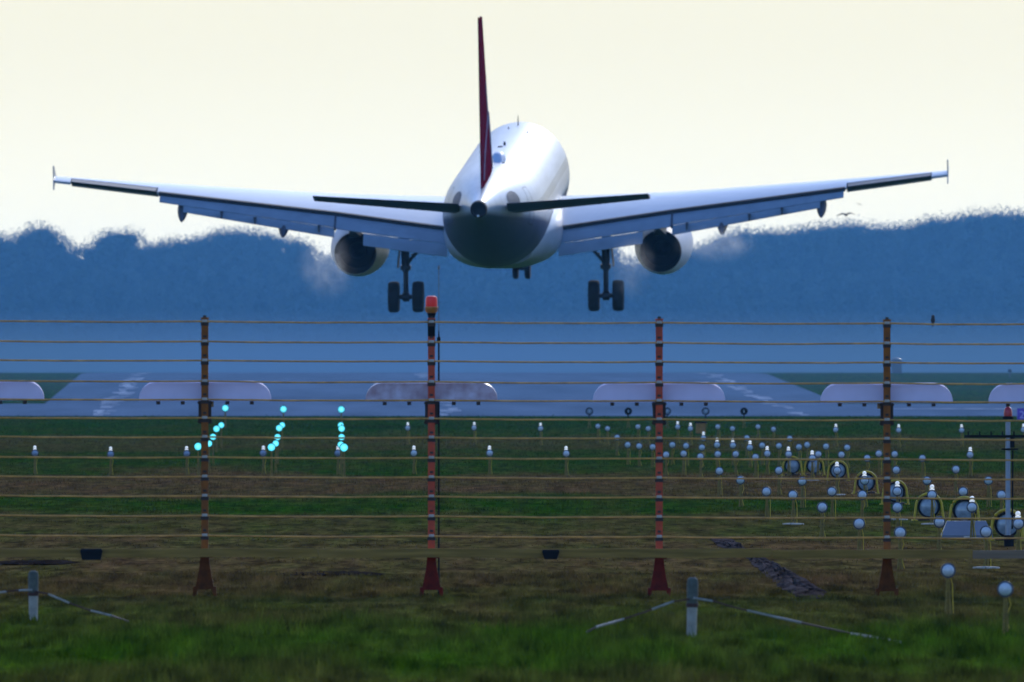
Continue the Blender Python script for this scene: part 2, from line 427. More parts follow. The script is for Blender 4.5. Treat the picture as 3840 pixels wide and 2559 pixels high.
mud('mud_streak', interp_path([(150, 2104, 200), (130, 2112, 360), (100, 2120, 200)], 8), 5, 'dark wet mud streak at the left under the timber rail', 'mud_dark', .02)

# ------------------------------------------------------------------ grass
def grass(name, n, y0, y1, half, h0, h1, w, label, seed):
    g = np.random.default_rng(seed)
    # even cover in ground area
    y = np.sqrt(g.uniform(y0 * y0, y1 * y1, n)) if half is None else g.uniform(y0, y1, n)
    xw = (y / F * 1920 + 1.5) if half is None else half
    x = g.uniform(-1, 1, n) * xw
    # clumps
    cl = (np.sin(x * 2.1 + 1.3 * np.sin(y * 0.31)) + np.sin(x * 5.3 + y * 0.7) + np.sin(y * 1.7 + x)) / 3
    h = g.uniform(h0, h1, n) * np.clip(0.75 + 0.75 * cl, .25, 2) * np.where(g.random(n) < 0.05, 1.6, 1.0)
    h *= np.where((y > 139) & (y < 240), .5, 1.0)
    a = g.uniform(0, math.pi, n); ww = w * g.uniform(0.6, 1.4, n)
    lean = g.normal(0, 0.35, (n, 2)) * h[:, None]
    z = np.zeros(n)
    v = np.empty((n, 3, 3))
    v[:, 0] = np.stack([x - np.cos(a) * ww, y - np.sin(a) * ww, z - 0.01], 1)
    v[:, 1] = np.stack([x + np.cos(a) * ww, y + np.sin(a) * ww, z - 0.01], 1)
    v[:, 2] = np.stack([x + lean[:, 0], y + lean[:, 1], h], 1)
    me = bpy.data.meshes.new(name)
    me.vertices.add(3 * n); me.vertices.foreach_set('co', v.reshape(-1))
    me.loops.add(3 * n); me.loops.foreach_set('vertex_index', np.arange(3 * n, dtype=np.int32))
    me.polygons.add(n); me.polygons.foreach_set('loop_start', np.arange(0, 3 * n, 3, dtype=np.int32))
    me.update(); me.validate()
    me.materials.append(M['grass'])
    o = bpy.data.objects.new(name, me); C.objects.link(o)
    return tag(o, label, 'grass', kind='stuff')
grass('foreground_grass', 200000, 104, 170, None, 0.03, 0.095, 0.008, 'short bright green grass in the foreground', 1)
grass('airfield_grass', 150000, 170, 470, None, 0.02, 0.055, 0.010, 'short dull grass among the approach lamps', 2)
grass('runway_side_grass', 60000, 470, 789, None, 0.03, 0.07, 0.02, 'dark grass along the edge of the runway end', 3)

# ------------------------------------------------------------------ far wood
prof = [(-900, 900), (-400, 880), (-100, 885), (0, 900), (60, 915), (100, 880), (150, 862), (190, 868), (233, 915), (290, 965), (310, 965), (360, 923), (400, 885), (470, 868),
        (505, 885), (535, 936), (564, 950), (596, 928), (673, 915), (750, 902), (813, 880), (902, 872), (966, 885), (1042, 905), (1106, 915), (1160, 940), (1195, 985), (1255, 990), (1320, 940),  # dips beside the engines put exhaust shimmer into the treeline shape
        (1500, 905), (1900, 900), (2270, 925), (2330, 985), (2395, 990), (2450, 945), (2560, 932), (2630, 945), (2700, 905), (2760, 880), (2807, 878), (2906, 883), (3038, 868), (3170, 848), (3268, 858), (3334, 862), (3433, 852), (3499, 834), (3598, 818),
        (3700, 806), (3840, 812), (4100, 820), (4700, 840)]
def forest():
    g = np.random.default_rng(11)
    vs = []; trunks = MB()
    def crown(cx, cy, base, top, wid, shimmer_fringe=False):
        hgt = top - base
        nl = int(9 + max(0, hgt - 18) * .6)
        lobes = []
        for k in range(nl):
            t = g.uniform(0.15, 1.0)
            rr = wid * 0.5 * (1.1 - 0.75 * max(0, t - 0.3)) * g.uniform(0.35, 0.6)
            a = g.uniform(0, 2 * math.pi); d = wid * 0.5 * (1 - t * 0.75) * g.uniform(0.2, 0.9)
            lobes.append((cx + d * math.cos(a), cy + d * math.sin(a), base + hgt * t - rr * (0.9 if t > 0.75 else 0.4), rr))
        lobes.append((cx, cy, top - wid * 0.16, wid * 0.18))
        for lx, ly, lz, lr in lobes:
            n = int(22 + lr * lr * 3.2)
            u = g.normal(size=(n, 3)); u /= np.linalg.norm(u, axis=1)[:, None]
            p = u * (lr * g.uniform(0.55, 1.18, (n, 1)) ) * np.array([1, 1, 0.9]) + np.array([lx, ly, lz])
            s = g.uniform(0.6, 1.5, (n, 1))
            a1 = g.normal(size=(n, 3)); a1 /= np.linalg.norm(a1, axis=1)[:, None]
            b1 = np.cross(a1, u + g.normal(0, .5, (n, 3))); b1 /= (np.linalg.norm(b1, axis=1)[:, None] + 1e-6)
            q = np.stack([p - a1 * s, p + b1 * s * 0.8, p + a1 * s, p - b1 * s * 0.8], 1)
            vs.append(q)
        if shimmer_fringe:  # loose flecks above the crowns, added to imitate heat shimmer
            n = int(wid * 17); t = g.uniform(-1, 1, n); fh = g.exponential(1.5, n).clip(0, 5.5)
            p = np.stack([cx + t * wid * .62, cy + g.normal(0, 1.5, n), top - .2 - (t * t) * hgt * .16 + fh], 1)
            ht = g.uniform(.2, .65, (n, 1)) * np.array([[0, 0, 1.0]]) + np.stack([g.normal(0, .25, n), np.zeros(n), np.zeros(n)], 1)
            wd = g.uniform(.08, .26, (n, 1)) * np.array([[1.0, 0, .3]])
            vs.append(np.stack([p - ht, p + wd, p + ht, p - wd], 1))
        trunks.tube([(cx, cy, gz(cy) - 0.5), (cx + g.uniform(-.4, .4), cy, base + hgt * 0.5)], [0.45, 0.15], 5, False)
    pxs, pys = [p[0] for p in prof], [p[1] for p in prof]
    for row, D in enumerate(np.linspace(8080, 6560, 13)):
        x = -480.0
        while x < 480:
            y = D + g.uniform(-40, 40)
            h = g.uniform(15, 21); w = g.uniform(9, 15)
            base = gz(y); top = base + h
            xp = 1920 + x / y * F
            lim = CAM_Z + (HORIZON - float(np.interp(xp, pxs, pys)) + g.uniform(-14, 4)) / F * y
            if row < 4: top = lim - g.uniform(0, 1.6) * (1 + row * .5)
            else: top = min(top, lim - 3)
            if top - base > 6:
                crown(x, y, max(base + 1.0, top - 30), top, w, row < 3)
            x += w * g.uniform(0.26, 0.46)
    q = np.concatenate(vs).reshape(-1, 3); n = len(q) // 4
    nv = len(q); tv = np.array(trunks.v); tf = trunks.f
    me = bpy.data.meshes.new('forest')
    allv = np.concatenate([q, tv])
    me.vertices.add(len(allv)); me.vertices.foreach_set('co', allv.reshape(-1))
    idx = np.concatenate([np.arange(nv, dtype=np.int32), np.array([i + nv for f in tf for i in f], dtype=np.int32)])
    tot = n + len(tf)
    me.loops.add(4 * tot); me.loops.foreach_set('vertex_index', idx)
    me.polygons.add(tot); me.polygons.foreach_set('loop_start', np.arange(0, 4 * tot, 4, dtype=np.int32))
    me.update(); me.validate()
    me.materials.append(M['foliage'])
    o = bpy.data.objects.new('forest', me); C.objects.link(o)
    tag(o, 'far wood fading to blue behind the aircraft', 'forest', kind='stuff')
    print('forest quads', tot)
forest()

# ------------------------------------------------------------------ airliner
def airliner():
    root = thing('airliner', px(1890, 751, 650), 'white twin engined airliner with maroon fin landing with its gear down, seen from behind', 'airplane')
    root.rotation_mode = 'YXZ'
    root.rotation_euler = (R(5.0), R(-0.36), R(-2.75))
    Y = lambda s: 18.5 - s
    def build(mb, name, m, parent=root, **k): return mb.build(name, m, parent, **k)
    # fuselage
    st = np.array([(0, -.55, .03, .03), (.3, -.52, .42, .42), (1, -.42, .85, .88), (2, -.26, 1.25, 1.34), (3.5, -.08, 1.65, 1.8), (5, 0, 1.9, 2.02), (6.5, 0, 1.975, 2.07),
                   (24, 0, 1.975, 2.07), (26, .05, 1.955, 2.02), (28, .19, 1.85, 1.88), (30, .43, 1.62, 1.62), (32, .69, 1.28, 1.29), (34, .92, .90, .91), (35.5, 1.05, .62, .62), (36.8, 1.12, .40, .40), (37.4, 1.14, .31, .32)])
    ss = np.concatenate([np.array([0, .1, .3, .6]), np.arange(1, 37.3, 0.35), np.array([37.4])])
    def sm(col):
        fine = np.arange(-1, 39, 0.05); v = np.interp(fine, st[:, 0], st[:, col])
        k = np.hanning(41); k /= k.sum()
        v2 = np.convolve(np.pad(v, 20, mode='edge'), k, 'valid')
        w = np.clip((fine - 1.0) / 1.5, 0, 1) * np.clip((37.0 - fine) / 0.8, 0, 1)
        return np.interp(ss, fine, v * (1 - w) + v2 * w)
    zc, rx, rz = sm(1), sm(2), sm(3)
    N = 72
    mb = MB(); mb.loft([[Vector((rx[k] * math.cos(2 * math.pi * i / N), Y(s), zc[k] + rz[k] * math.sin(2 * math.pi * i / N))) for i in range(N)] for k, s in enumerate(ss)])
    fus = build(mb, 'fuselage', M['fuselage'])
    surf = lambda s, ang, off=0.0: Vector(((np.interp(s, ss, rx) + off) * math.cos(ang), Y(s), np.interp(s, ss, zc) + (np.interp(s, ss, rz) + off) * math.sin(ang)))
    # tail exhaust
    mb = MB(); mb.lathe([(.315, Y(37.35)), (.325, Y(37.5)), (.30, Y(37.75)), (.255, Y(37.75)), (.25, Y(37.5)), (.02, Y(37.45))], 'y', (0, 0, 1.14), 28)
    ex = build(mb, 'exhaust_pipe', M['soot'])
    mb = MB(); mb.lathe([(.02, -.02), (.045, 0), (.03, .05)], 'y', (-0.02, Y(37.76), 0.90), 10); build(mb, 'tail_light', M['white_paint'], ex)
    # doors
    for sd in (1, -1):
        for s0 in (4.9, 29.6):
            mb = MB()
            a0, a1 = -0.30, 0.62
            for (aa, bb, s_a, s_b) in ((a0, a1, s0, s0 + .035), (a0, a1, s0 + .80, s0 + .835), (a1 - .012, a1, s0 + .036, s0 + .799), (a0, a0 + .012, s0 + .036, s0 + .799)):
                n = 6; pr = []
                for i in range(n + 1):
                    a = aa + (bb - aa) * i / n
                    a = a if sd > 0 else math.pi - a
                    pr += [surf(s_a, a, .008), surf(s_b, a, .008)]
                mb.add(pr, [(2 * i, 2 * i + 1, 2 * i + 3, 2 * i + 2) for i in range(n)])
            build(mb, 'door_outline', M['seal_shade'], fus, smooth=False)
    # belly fairing
    mb = MB(); rings = []
    for s, w, h, c in ((10.6, 1.2, .5, -1.6), (11.5, 1.75, 1.0, -1.3), (12.8, 2.1, 1.25, -1.2), (14.5, 2.22, 1.34, -1.15), (19.5, 2.26, 1.36, -1.13), (21.2, 2.12, 1.25, -1.15), (22.6, 1.8, 1.0, -1.2), (23.8, 1.3, .6, -1.45)):
        rings.append([Vector((w * (abs(math.cos(a)) ** .8) * (1 if math.cos(a) > 0 else -1), Y(s), c + h * (abs(math.sin(a)) ** .8) * (1 if math.sin(a) > 0 else -1))) for a in [2 * math.pi * i / 40 for i in range(40)]])
    mb.loft(rings); build(mb, 'belly_fairing', M['wing'])
    # top of fuselage: radome, aerials
    mb = MB(); rings = []
    for s, w, h in ((24.2, .05, .01), (24.6, .20, .20), (25.2, .25, .36), (25.9, .26, .40), (26.4, .25, .36), (26.7, .24, .14), (27.0, .18, .05)):
        rings.append([Vector((.17 + w * math.copysign(abs(math.cos(a)) ** .6, math.cos(a)), Y(s), 1.99 + h * max(0, math.sin(a)) - (.05 if math.sin(a) < 0 else 0))) for a in [2 * math.pi * i / 20 for i in range(20)]])
    mb.loft(rings); dome = build(mb, 'antenna_dome', M['dome'])
    mb = MB(); mb.box((.17, Y(26.78), 2.05), (.56, .05, .035)); build(mb, 'dome_edge', M['black'], dome)
    def blade(s, x, h, c, name='blade_aerial', th=.05):
        z0 = 2.07 * math.sqrt(1 - (x / 1.975) ** 2) - .03
        mb = MB(); mb.loft([[Vector((x - th / 2, Y(s), z0)), Vector((x + th / 2, Y(s), z0)), Vector((x + th / 2, Y(s + c), z0)), Vector((x - th / 2, Y(s + c), z0))],
                            [Vector((x - th / 4, Y(s + c * .55), z0 + h)), Vector((x + th / 4, Y(s + c * .55), z0 + h)), Vector((x + th / 4, Y(s + c), z0 + h)), Vector((x - th / 4, Y(s + c), z0 + h))]])
        return build(mb, name, M['black'], smooth=False)
    blade(7.5, .05, .42, .35, th=.035); blade(9.0, -.25, .10, .3); blade(10.5, .55, .10, .3); blade(17.8, .02, .16, .28, th=.10); blade(18.6, -.1, .06, .5, th=.25)
    # wings
    def sh(f): return 2 * 5 * (0.2969 * math.sqrt(f) - .126 * f - .3516 * f * f + .2843 * f ** 3 - .1036 * f ** 4)
    sLE = lambda X: 12.4 + .53 * (X - 1.98)
    sTE = lambda X: 18.7 if X < 6.4 else 18.7 + .25 * (X - 6.4)
    zTE = lambda X: -1.05 + .142 * (X - 1.92)
    inc = lambda X: math.tan(R(3.6 - 2.6 * (X - 2) / 15))
    def topz(X, s):
        c = sTE(X) - sLE(X); f = min(1, max(0, (s - sLE(X)) / c)); return zTE(X) + (sTE(X) - s) * inc(X) + .13 * c * .62 * sh(f)
    FR = [0, .01, .03, .07, .14, .25, .4, .55, .7, .82, .92, 1.0]
    def wing_ring(X, sd, cut=0.0):
        a, b = sLE(X), sTE(X); c = b - a; T = .13 * c; te = .10; up, lo = [], []
        for f in FR:
            f2 = f * (c - cut) / c; s = a + f2 * c
            z0 = zTE(X) + (b - s) * inc(X)
            up.append(Vector((sd * X, Y(s), z0 + T * .62 * sh(f2))))
            lo.append(Vector((sd * X, Y(s), z0 - T * .38 * sh(f2) - te * f2 - (0.12 * f if cut else 0))))
        return up + lo[:0:-1]
    for sd in (-1, 1):
        mb = MB()
        mb.loft([wing_ring(X, sd) for X in (1.2, 1.98, 3, 4.2, 5.3, 6.4, 8, 9.6, 11.4, 13.1)])
        mb.loft([wing_ring(X, sd, .66) for X in (13.103, 14.2, 15.3, 16.35)], cap0=True)
        mb.loft([wing_ring(X, sd) for X in (16.353, 16.6, 16.85, 16.95)])
        wing = build(mb, 'wing', M['wing'], angle=30)
        mb = MB()          # dark strip standing in for the shaded slot at the trailing edge
        rings = []
        for X in (2.0, 4, 6.4, 8.5, 10.5, 13.05):
            z = zTE(X); s = sTE(X)
            rings.append([Vector((sd * X, Y(s - .12), z + .035)), Vector((sd * X, Y(s + .06), z + .012)), Vector((sd * X, Y(s + .06), z - .145)), Vector((sd * X, Y(s - .12), z - .13))])
        mb.loft(rings); build(mb, 'trailing_edge_shade', M['seal_shade'], wing, smooth=False)
        def panel(Xs, c_of, defl, start, th, name, m):
            rings = []; ends = []
            for X in Xs:
                s, z = start(X); c = c_of(X); ds, dz = math.cos(R(defl)), -math.sin(R(defl))
                ns, nz = -math.sin(R(defl)) * -1, math.cos(R(defl))      # outward normal of the upper face
                P = lambda u, w: Vector((sd * X, Y(s + u * ds + w * ns), z + u * dz + w * nz))
                t = th * min(1, c / .5)
                rings.append([P(0, -t * .5), P(t * .15, -t * .12), P(t * .5, 0), P(c * .5, .012), P(c, -.02), P(c, -.045), P(c * .5, -t * .9), P(t * .5, -t)])
                ends.append((s + c * ds, z + c * dz))
            mb = MB(); mb.loft(rings); build(mb, name, m, wing, angle=35)
            return lambda X: (float(np.interp(X, Xs, [e[0] for e in ends])), float(np.interp(X, Xs, [e[1] for e in ends])))
        base = lambda X: (sTE(X) + .03, zTE(X) - .10)
        e1 = panel([2.08, 3.2, 4.4, 5.4, 6.405], lambda X: .82, 33, base, .16, 'flap', M['flap'])
        panel([2.12, 3.2, 4.4, 5.32], lambda X: .60, 46, lambda X: (e1(X)[0] - .02, e1(X)[1] - .03), .10, 'flap_tab', M['flap'])
        c1 = lambda X: .74 - .34 * (X - 6.45) / 6.6
        e2 = panel([6.425, 8, 9.6, 11.3, 13.0], c1, 33, base, .15, 'flap', M['flap'])
        panel([6.43, 8, 9.6, 11, 12.1], lambda X: .46 - .16 * (X - 6.5) / 5.6, 46, lambda X: (e2(X)[0] - .02, e2(X)[1] - .025), .09, 'flap_tab', M['flap'])
        # dark plate closing the step between the two flaps
        z, q = zTE(6.415) - .10, sTE(6.415) + .03; ds, dz = math.cos(R(33)), -math.sin(R(33)); ns, nz = math.sin(R(33)), math.cos(R(33))
        P = lambda X, u, w: Vector((sd * X, Y(q + u * ds + w * ns), z + u * dz + w * nz))
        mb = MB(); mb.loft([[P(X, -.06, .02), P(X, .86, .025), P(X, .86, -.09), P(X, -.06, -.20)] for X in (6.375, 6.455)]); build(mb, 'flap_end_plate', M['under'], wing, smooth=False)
        # aileron
        rings = []
        for X in (13.15, 14.2, 15.3, 16.32):
            h = sTE(X) - .655; zt = topz(X, h) - .012; k = .27 - .05 * (X - 13.15) / 3.2
            rings.append([Vector((sd * X, Y(h), zt)), Vector((sd * X, Y(sTE(X) + .04), zTE(X) + .035)), Vector((sd * X, Y(sTE(X) + .04), zTE(X) + .01)), Vector((sd * X, Y(h), zt - k - .02))])
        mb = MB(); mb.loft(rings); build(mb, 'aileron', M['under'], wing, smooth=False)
        # flap track fairings
        for X, L, w, d in ((8.35, 1.0, .24, .58), (12.15, .8, .20, .44)):
            mb = MB(); rings = []
            s1 = sTE(X); z1 = zTE(X) - .28
            for t, k in ((-2.2, .15), (-1.6, .55), (-.8, .85), (0, 1.0), (.4, .88), (.75, .60), (1.0, .32), (1.15, .05)):
                cs, cz = s1 + t * L, z1 - .16 - max(0, t) * .80 * d - (0.04 * t if t < 0 else 0)
                rings.append([Vector((sd * X + w * k * math.cos(a), Y(cs), cz + d * .62 * k * math.sin(a) - .10)) for a in [2 * math.pi * i / 16 for i in range(16)]])
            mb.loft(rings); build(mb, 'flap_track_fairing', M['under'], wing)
        # small flap hinge brackets
        for X, z0 in ((2.65, -.95), (7.0, -.62), (9.4, -.60), (10.65, -.52)):
            s = sTE(X) + .8; z = zTE(X) + z0 + .12
            mb = MB(); mb.loft([[Vector((sd * X - .05, Y(s - .5), z)), Vector((sd * X + .05, Y(s - .5), z)), Vector((sd * X + .05, Y(s + .1), z + .02)), Vector((sd * X - .05, Y(s + .1), z + .02))],
                                [Vector((sd * X - .02, Y(s - .1), z - .24)), Vector((sd * X + .02, Y(s - .1), z - .24)), Vector((sd * X + .02, Y(s + .1), z - .26)), Vector((sd * X - .02, Y(s + .1), z - .26))]])
            build(mb, 'flap_bracket', M['under'], wing, smooth=False)
        # wing tip fence
        X = 16.97; zt = zTE(X) + .06; s = sTE(X)
        out = [(s - 1.15, zt + .02), (s - .2, zt + .48), (s + .12, zt + .50), (s + .02, zt + .02), (s + .16, zt - .42), (s - .1, zt - .40)]
        mb = MB(); a = [Vector((sd * X - .02, Y(p), q)) for p, q in out]; b = [Vector((sd * X + .02, Y(p), q)) for p, q in out]
        mb.loft([a, b]); build(mb, 'wing_tip_fence', M['wing'], wing, smooth=False)
        # engine
        ex_, ez = sd * 5.84, -2.20
        mb = MB(); mb.lathe([(.80, Y(11.3)), (.86, Y(10.95)), (.95, Y(10.85)), (1.05, Y(11.1)), (1.11, Y(11.9)), (1.12, Y(12.7)), (1.08, Y(13.6)), (1.00, Y(14.5)), (.89, Y(15.4)), (.815, Y(15.95)), (.79, Y(15.95)), (.78, Y(15.6))], 'y', (ex_, 0, ez), 48, cap0=True, cap1=False)
        eng = build(mb, 'engine_nacelle', M['nacelle'])
        mb = MB(); mb.lathe([(.80, Y(15.955)), (.785, Y(15.98)), (.75, Y(15.6)), (.70, Y(15.0)), (.68, Y(14.5)), (.05, Y(14.45))], 'y', (ex_, 0, ez), 40, cap0=False); build(mb, 'exhaust_nozzle', M['soot'], eng)
        mb = MB(); mb.lathe([(.34, Y(14.5)), (.30, Y(14.9)), (.18, Y(15.3)), (.03, Y(15.6))], 'y', (ex_, 0, ez), 24); build(mb, 'exhaust_cone', M['soot'], eng)
        # pylon
        mb = MB(); rings = []
        for s, w, zb, zt_ in ((11.9, .05, ez + 1.0, ez + 1.08), (12.8, .20, ez + .95, ez + 1.32), (14.6, .26, ez + .82, -.75), (15.9, .24, ez + .62, -.72), (17.0, .18, ez + .80, -.72), (18.2, .06, ez + 1.05, -.80)):
            rings.append([Vector((ex_ - w, Y(s), zb)), Vector((ex_ + w, Y(s), zb)), Vector((ex_ + w * .8, Y(s), zt_)), Vector((ex_ - w * .8, Y(s), zt_))])
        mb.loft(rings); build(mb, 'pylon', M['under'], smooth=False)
        # main landing gear
        gx_, gs = sd * 3.82, 17.7; zw = -3.74
        mb = MB(); mb.tube([(gx_ + sd * .02, Y(gs), -1.35), (gx_, Y(gs), -2.75)], [.17, .15], 14); mb.tube([(gx_, Y(gs), -2.7), (gx_, Y(gs), zw - .02)], .10, 14)
        mb.tube([(gx_ - .02, Y(gs - .25), -2.6), (gx_, Y(gs - .38), -3.15), (gx_, Y(gs - .12), -3.6)], .05, 8)
        mb.box((gx_, Y(gs), -2.62), (.40, .30, .16))
        gear = build(mb, 'main_landing_gear', M['dark_metal'])
        mb = MB(); mb.tube([(gx_ - .62, Y(gs), zw), (gx_ + .62, Y(gs), zw)], .09, 12); mb.lathe([(.17, -.13), (.19, 0), (.17, .13)], 'x', (gx_, Y(gs), zw), 14); build(mb, 'axle', M['dark_metal'], gear)
        mb = MB(); mb.tube([(gx_, Y(gs), -2.55), (gx_ - sd * .32, Y(gs), -2.15), (gx_ - sd * .75, Y(gs), -1.75)], .065, 8); mb.box((gx_ - sd * .30, Y(gs), -2.17), (.16, .14, .14)); build(mb, 'side_brace', M['dark_metal'], gear)
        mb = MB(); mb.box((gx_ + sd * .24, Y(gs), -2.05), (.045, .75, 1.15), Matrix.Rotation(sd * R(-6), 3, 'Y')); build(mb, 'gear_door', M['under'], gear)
        for k in (-1, 1):
            wprof = [(.30, -.16), (.42, -.19), (.52, -.21), (.575, -.17), (.595, -.08), (.598, 0), (.595, .08), (.575, .17), (.52, .21), (.42, .19), (.30, .16)]
            mb = MB(); mb.lathe(wprof, 'x', (gx_ + k * .465, Y(gs), zw), 36); wh = build(mb, 'wheel', M['tyre'], gear)
    # nose gear
    gs = 5.1; zw = -3.72
    mb = MB(); mb.tube([(0, Y(gs - .15), -1.7), (0, Y(gs), -2.9)], .10, 12); mb.tube([(0, Y(gs), -2.85), (0, Y(gs), zw)], .065, 12); mb.tube([(0, Y(gs), -2.6), (0, Y(gs - 1.1), -1.9)], .05, 8)
    ng = build(mb, 'nose_landing_gear', M['dark_metal'])
    mb = MB(); mb.tube([(-.3, Y(gs), zw), (.3, Y(gs), zw)], .055, 10); mb.box((0, Y(gs), zw + .25), (.30, .12, .10)); build(mb, 'axle', M['dark_metal'], ng)
    for k in (-1, 1):
        mb = MB(); mb.lathe([(.2, -.09), (.30, -.115), (.37, -.10), (.395, -.04), (.398, 0), (.395, .04), (.37, .10), (.30, .115), (.2, .09)], 'x', (k * .235, Y(gs), zw), 28)
        build(mb, 'wheel', M['tyre'], ng)
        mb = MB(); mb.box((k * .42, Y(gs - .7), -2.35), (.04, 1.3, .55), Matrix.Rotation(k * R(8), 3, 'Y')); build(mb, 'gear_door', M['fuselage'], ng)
    # tailplane
    for sd in (-1, 1):
        mb = MB(); rings = []; er = []
        for X in (.35, .9, 2, 3.5, 5, 6.1, 6.22):
            a = 30.9 + .60 * (X - .6); b = 34.9 + .26 * (X - .6); c = b - a; h = a + c * .70
            z0 = .86 + .107 * (X - .9); it = math.tan(R(-5.2)); T = .085 * c; up, lo = [], []
            for f in [0, .01, .04, .1, .2, .35, .5, .7]:
                s = a + f * c; zz = z0 + (h - s) * it
                up.append(Vector((sd * X, Y(s), zz + T * .5 * sh(f)))); lo.append(Vector((sd * X, Y(s), zz - T * .5 * sh(f))))
            rings.append(up + lo[:0:-1])
            if X > .6:
                t7 = T * .5 * sh(.7); up_a = R(10)
                er.append([Vector((sd * X, Y(h + .004), z0 + t7)), Vector((sd * X, Y(b), z0 + t7 + (b - h) * math.tan(up_a) * .92)), Vector((sd * X, Y(b), z0 + t7 + (b - h) * math.tan(up_a) * .92 - .025)), Vector((sd * X, Y(h + .004), z0 - t7))])
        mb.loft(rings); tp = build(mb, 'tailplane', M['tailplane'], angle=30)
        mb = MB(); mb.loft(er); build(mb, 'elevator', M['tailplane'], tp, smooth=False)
        # dark trim slot on the fuselage
        mb = MB(); q = []; nn = 16
        for rr_ in (1.0, .6, .0):
            for i in range(nn):
                a = 2 * math.pi * i / nn
                s = 32.9 + rr_ * 1.0 * math.cos(a); ang = R(17) + rr_ * R(18) * math.sin(a)
                q.append(surf(s, ang if sd > 0 else math.pi - ang, .015))
        mb.add(q, [(k * nn + i, k * nn + (i + 1) % nn, (k + 1) * nn + (i + 1) % nn, (k + 1) * nn + i) for k in range(2) for i in range(nn)]); build(mb, 'trim_slot', M['under'], fus, smooth=False)
    # fin and rudder
    def fin_ring(z, f0, f1):
        t = (z - 1.75) / 6.3; a = 29.2 + 5.35 * t; b = 35.75 + .75 * t; c = b - a; T = .31 - .19 * t; L, Rr = [], []
        for k in range(9):
            f = f0 + (f1 - f0) * k / 8; s = a + f * c
            w = T * .5 * min(1, sh(min(f, .999)) * 1.05) + .012
            L.append(Vector((-w, Y(s), z))); Rr.append(Vector((w, Y(s), z)))
        return L + Rr[::-1]
    zs = [1.55, 1.75, 2.5, 3.5, 5, 6.5, 7.6, 7.95, 8.08]
    mb = MB(); mb.loft([fin_ring(z, 0, .68) for z in zs]); fin = build(mb, 'fin', M['maroon'], angle=30)
    mb = MB(); mb.loft([fin_ring(z, .685, 1) for z in zs[1:]]); build(mb, 'rudder', M['maroon'], fin, angle=30)
    mb = MB(); mb.loft([[Vector((-.06, Y(26.6), 2.02)), Vector((.06, Y(26.6), 2.02)), Vector((.02, Y(26.7), 2.05)), Vector((-.02, Y(26.7), 2.05))], [Vector((-.16, Y(29.4), 1.95)), Vector((.16, Y(29.4), 1.95)), Vector((.05, Y(30.1), 2.75)), Vector((-.05, Y(30.1), 2.75))]])
    build(mb, 'fin_fillet', M['white_paint'], smooth=False)
    def finx(z, s):
        t = (z - 1.75) / 6.3; a = 29.2 + 5.35 * t; c = 35.75 + .75 * t - a; f = (s - a) / c
        return (.31 - .19 * t) * .5 * min(1, sh(min(max(f, .02), .999)) * 1.05) + .012 + .008
    for path in ([(30.6, 2.2), (31.4, 3.0), (31.9, 3.6), (31.6, 4.3), (31.0, 3.2)], [(31.9, 3.6), (33.2, 4.3), (33.9, 5.6)], [(34.9, 2.0), (34.5, 3.0), (33.2, 4.3)]):
        mb = MB(); mb.tube([(finx(z, s), Y(s), z) for s, z in path], .035, 6); build(mb, 'emblem_line', M['emblem'], fin)
    mb = MB(); mb.lathe([(.03, -.06), (.05, 0), (.03, .06)], 'y', (0, Y(36.0), 8.11), 8); build(mb, 'fin_beacon', M['amber'], fin)
    return root
airliner()

# ------------------------------------------------------------------ wire fence (antenna screen)
DF = 153.0
K = F / DF                                     # photograph pixels per metre at the fence
tilt = lambda X: -0.00286 * X
def fx(x): return (x - 1920) / K
def fz(y): return CAM_Z + (HORIZON - y) / K
WY = [1209, 1284, 1355.5, 1433, 1501.5, 1571, 1642, 1718, 1790.5, 1863, 1937, 2011.5]
POSTS = [(-936, 'red'), (-84, 'red'), (768, 'rust'), (1618, 'red'), (2472, 'red'), (3326, 'rust'), (3957, 'rust'), (4810, 'red')]
fence = thing('wire_fence', (0, DF, 0), 'wire fence of twelve strands on slim red and rusty posts across the foreground', 'fence')
def post_mesh():
    w = .031; top = fz(1199)
    mb = MB(); mb.box((0, 0, (top + .33) / 2), (2 * w, .06, top - .33)); mb.box((0, 0, top + .006), (2 * w + .012, .072, .012))
    return mb
def foot_mesh():
    mb = MB()
    def ring(z, hw, hd, x0=0): return [Vector((x0 - hw, -hd, z)), Vector((x0 + hw, -hd, z)), Vector((x0 + hw, hd, z)), Vector((x0 - hw, hd, z))]
    mb.loft([ring(.055, .086, .05), ring(.10, .076, .05), ring(.24, .050, .045), ring(.37, .036, .04)])
    for s in (-1, 1): mb.loft([ring(-.02, .014, .045, s * .094), ring(.08, .022, .05, s * .080)])
    mb.box((.02, 0, .345), (.10, .10, .012))
    return mb
pm_red = post_mesh().mesh('post', M['red_post'], smooth=False); pm_rust = post_mesh().mesh('post', M['rust_post'], smooth=False)
fm_red = foot_mesh().mesh('post_foot', M['red_foot'], smooth=False); fm_rust = foot_mesh().mesh('post_foot', M['rust_foot'], smooth=False)
mb = MB(); mb.box((0, 0, -.016), (.072, .074, .046)); mb.box((0, -.036, .045), (.030, .006, .020))
cm = mb.mesh('wire_clamp', M['box'], smooth=False)
mb = MB(); mb.box((0, -.052, .004), (.046, .028, .024)); mb.tube([(0, -.064, .004), (0, -.074, .004)], .008, 8)
cbm = mb.mesh('clamp_bolt', M['clamp'], smooth=False)
mb = MB(); mb.box((0, .055, 0), (.116, .05, .205)); mb.box((0, .028, .085), (.13, .012, .02)); mb.box((0, .028, -.085), (.13, .012, .02))
bmh = mb.mesh('bracket_box', M['box'], smooth=False)
def link(name, me, parent, loc):
    o = bpy.data.objects.new(name, me); C.objects.link(o); o.parent = parent; o.location = loc
    return o
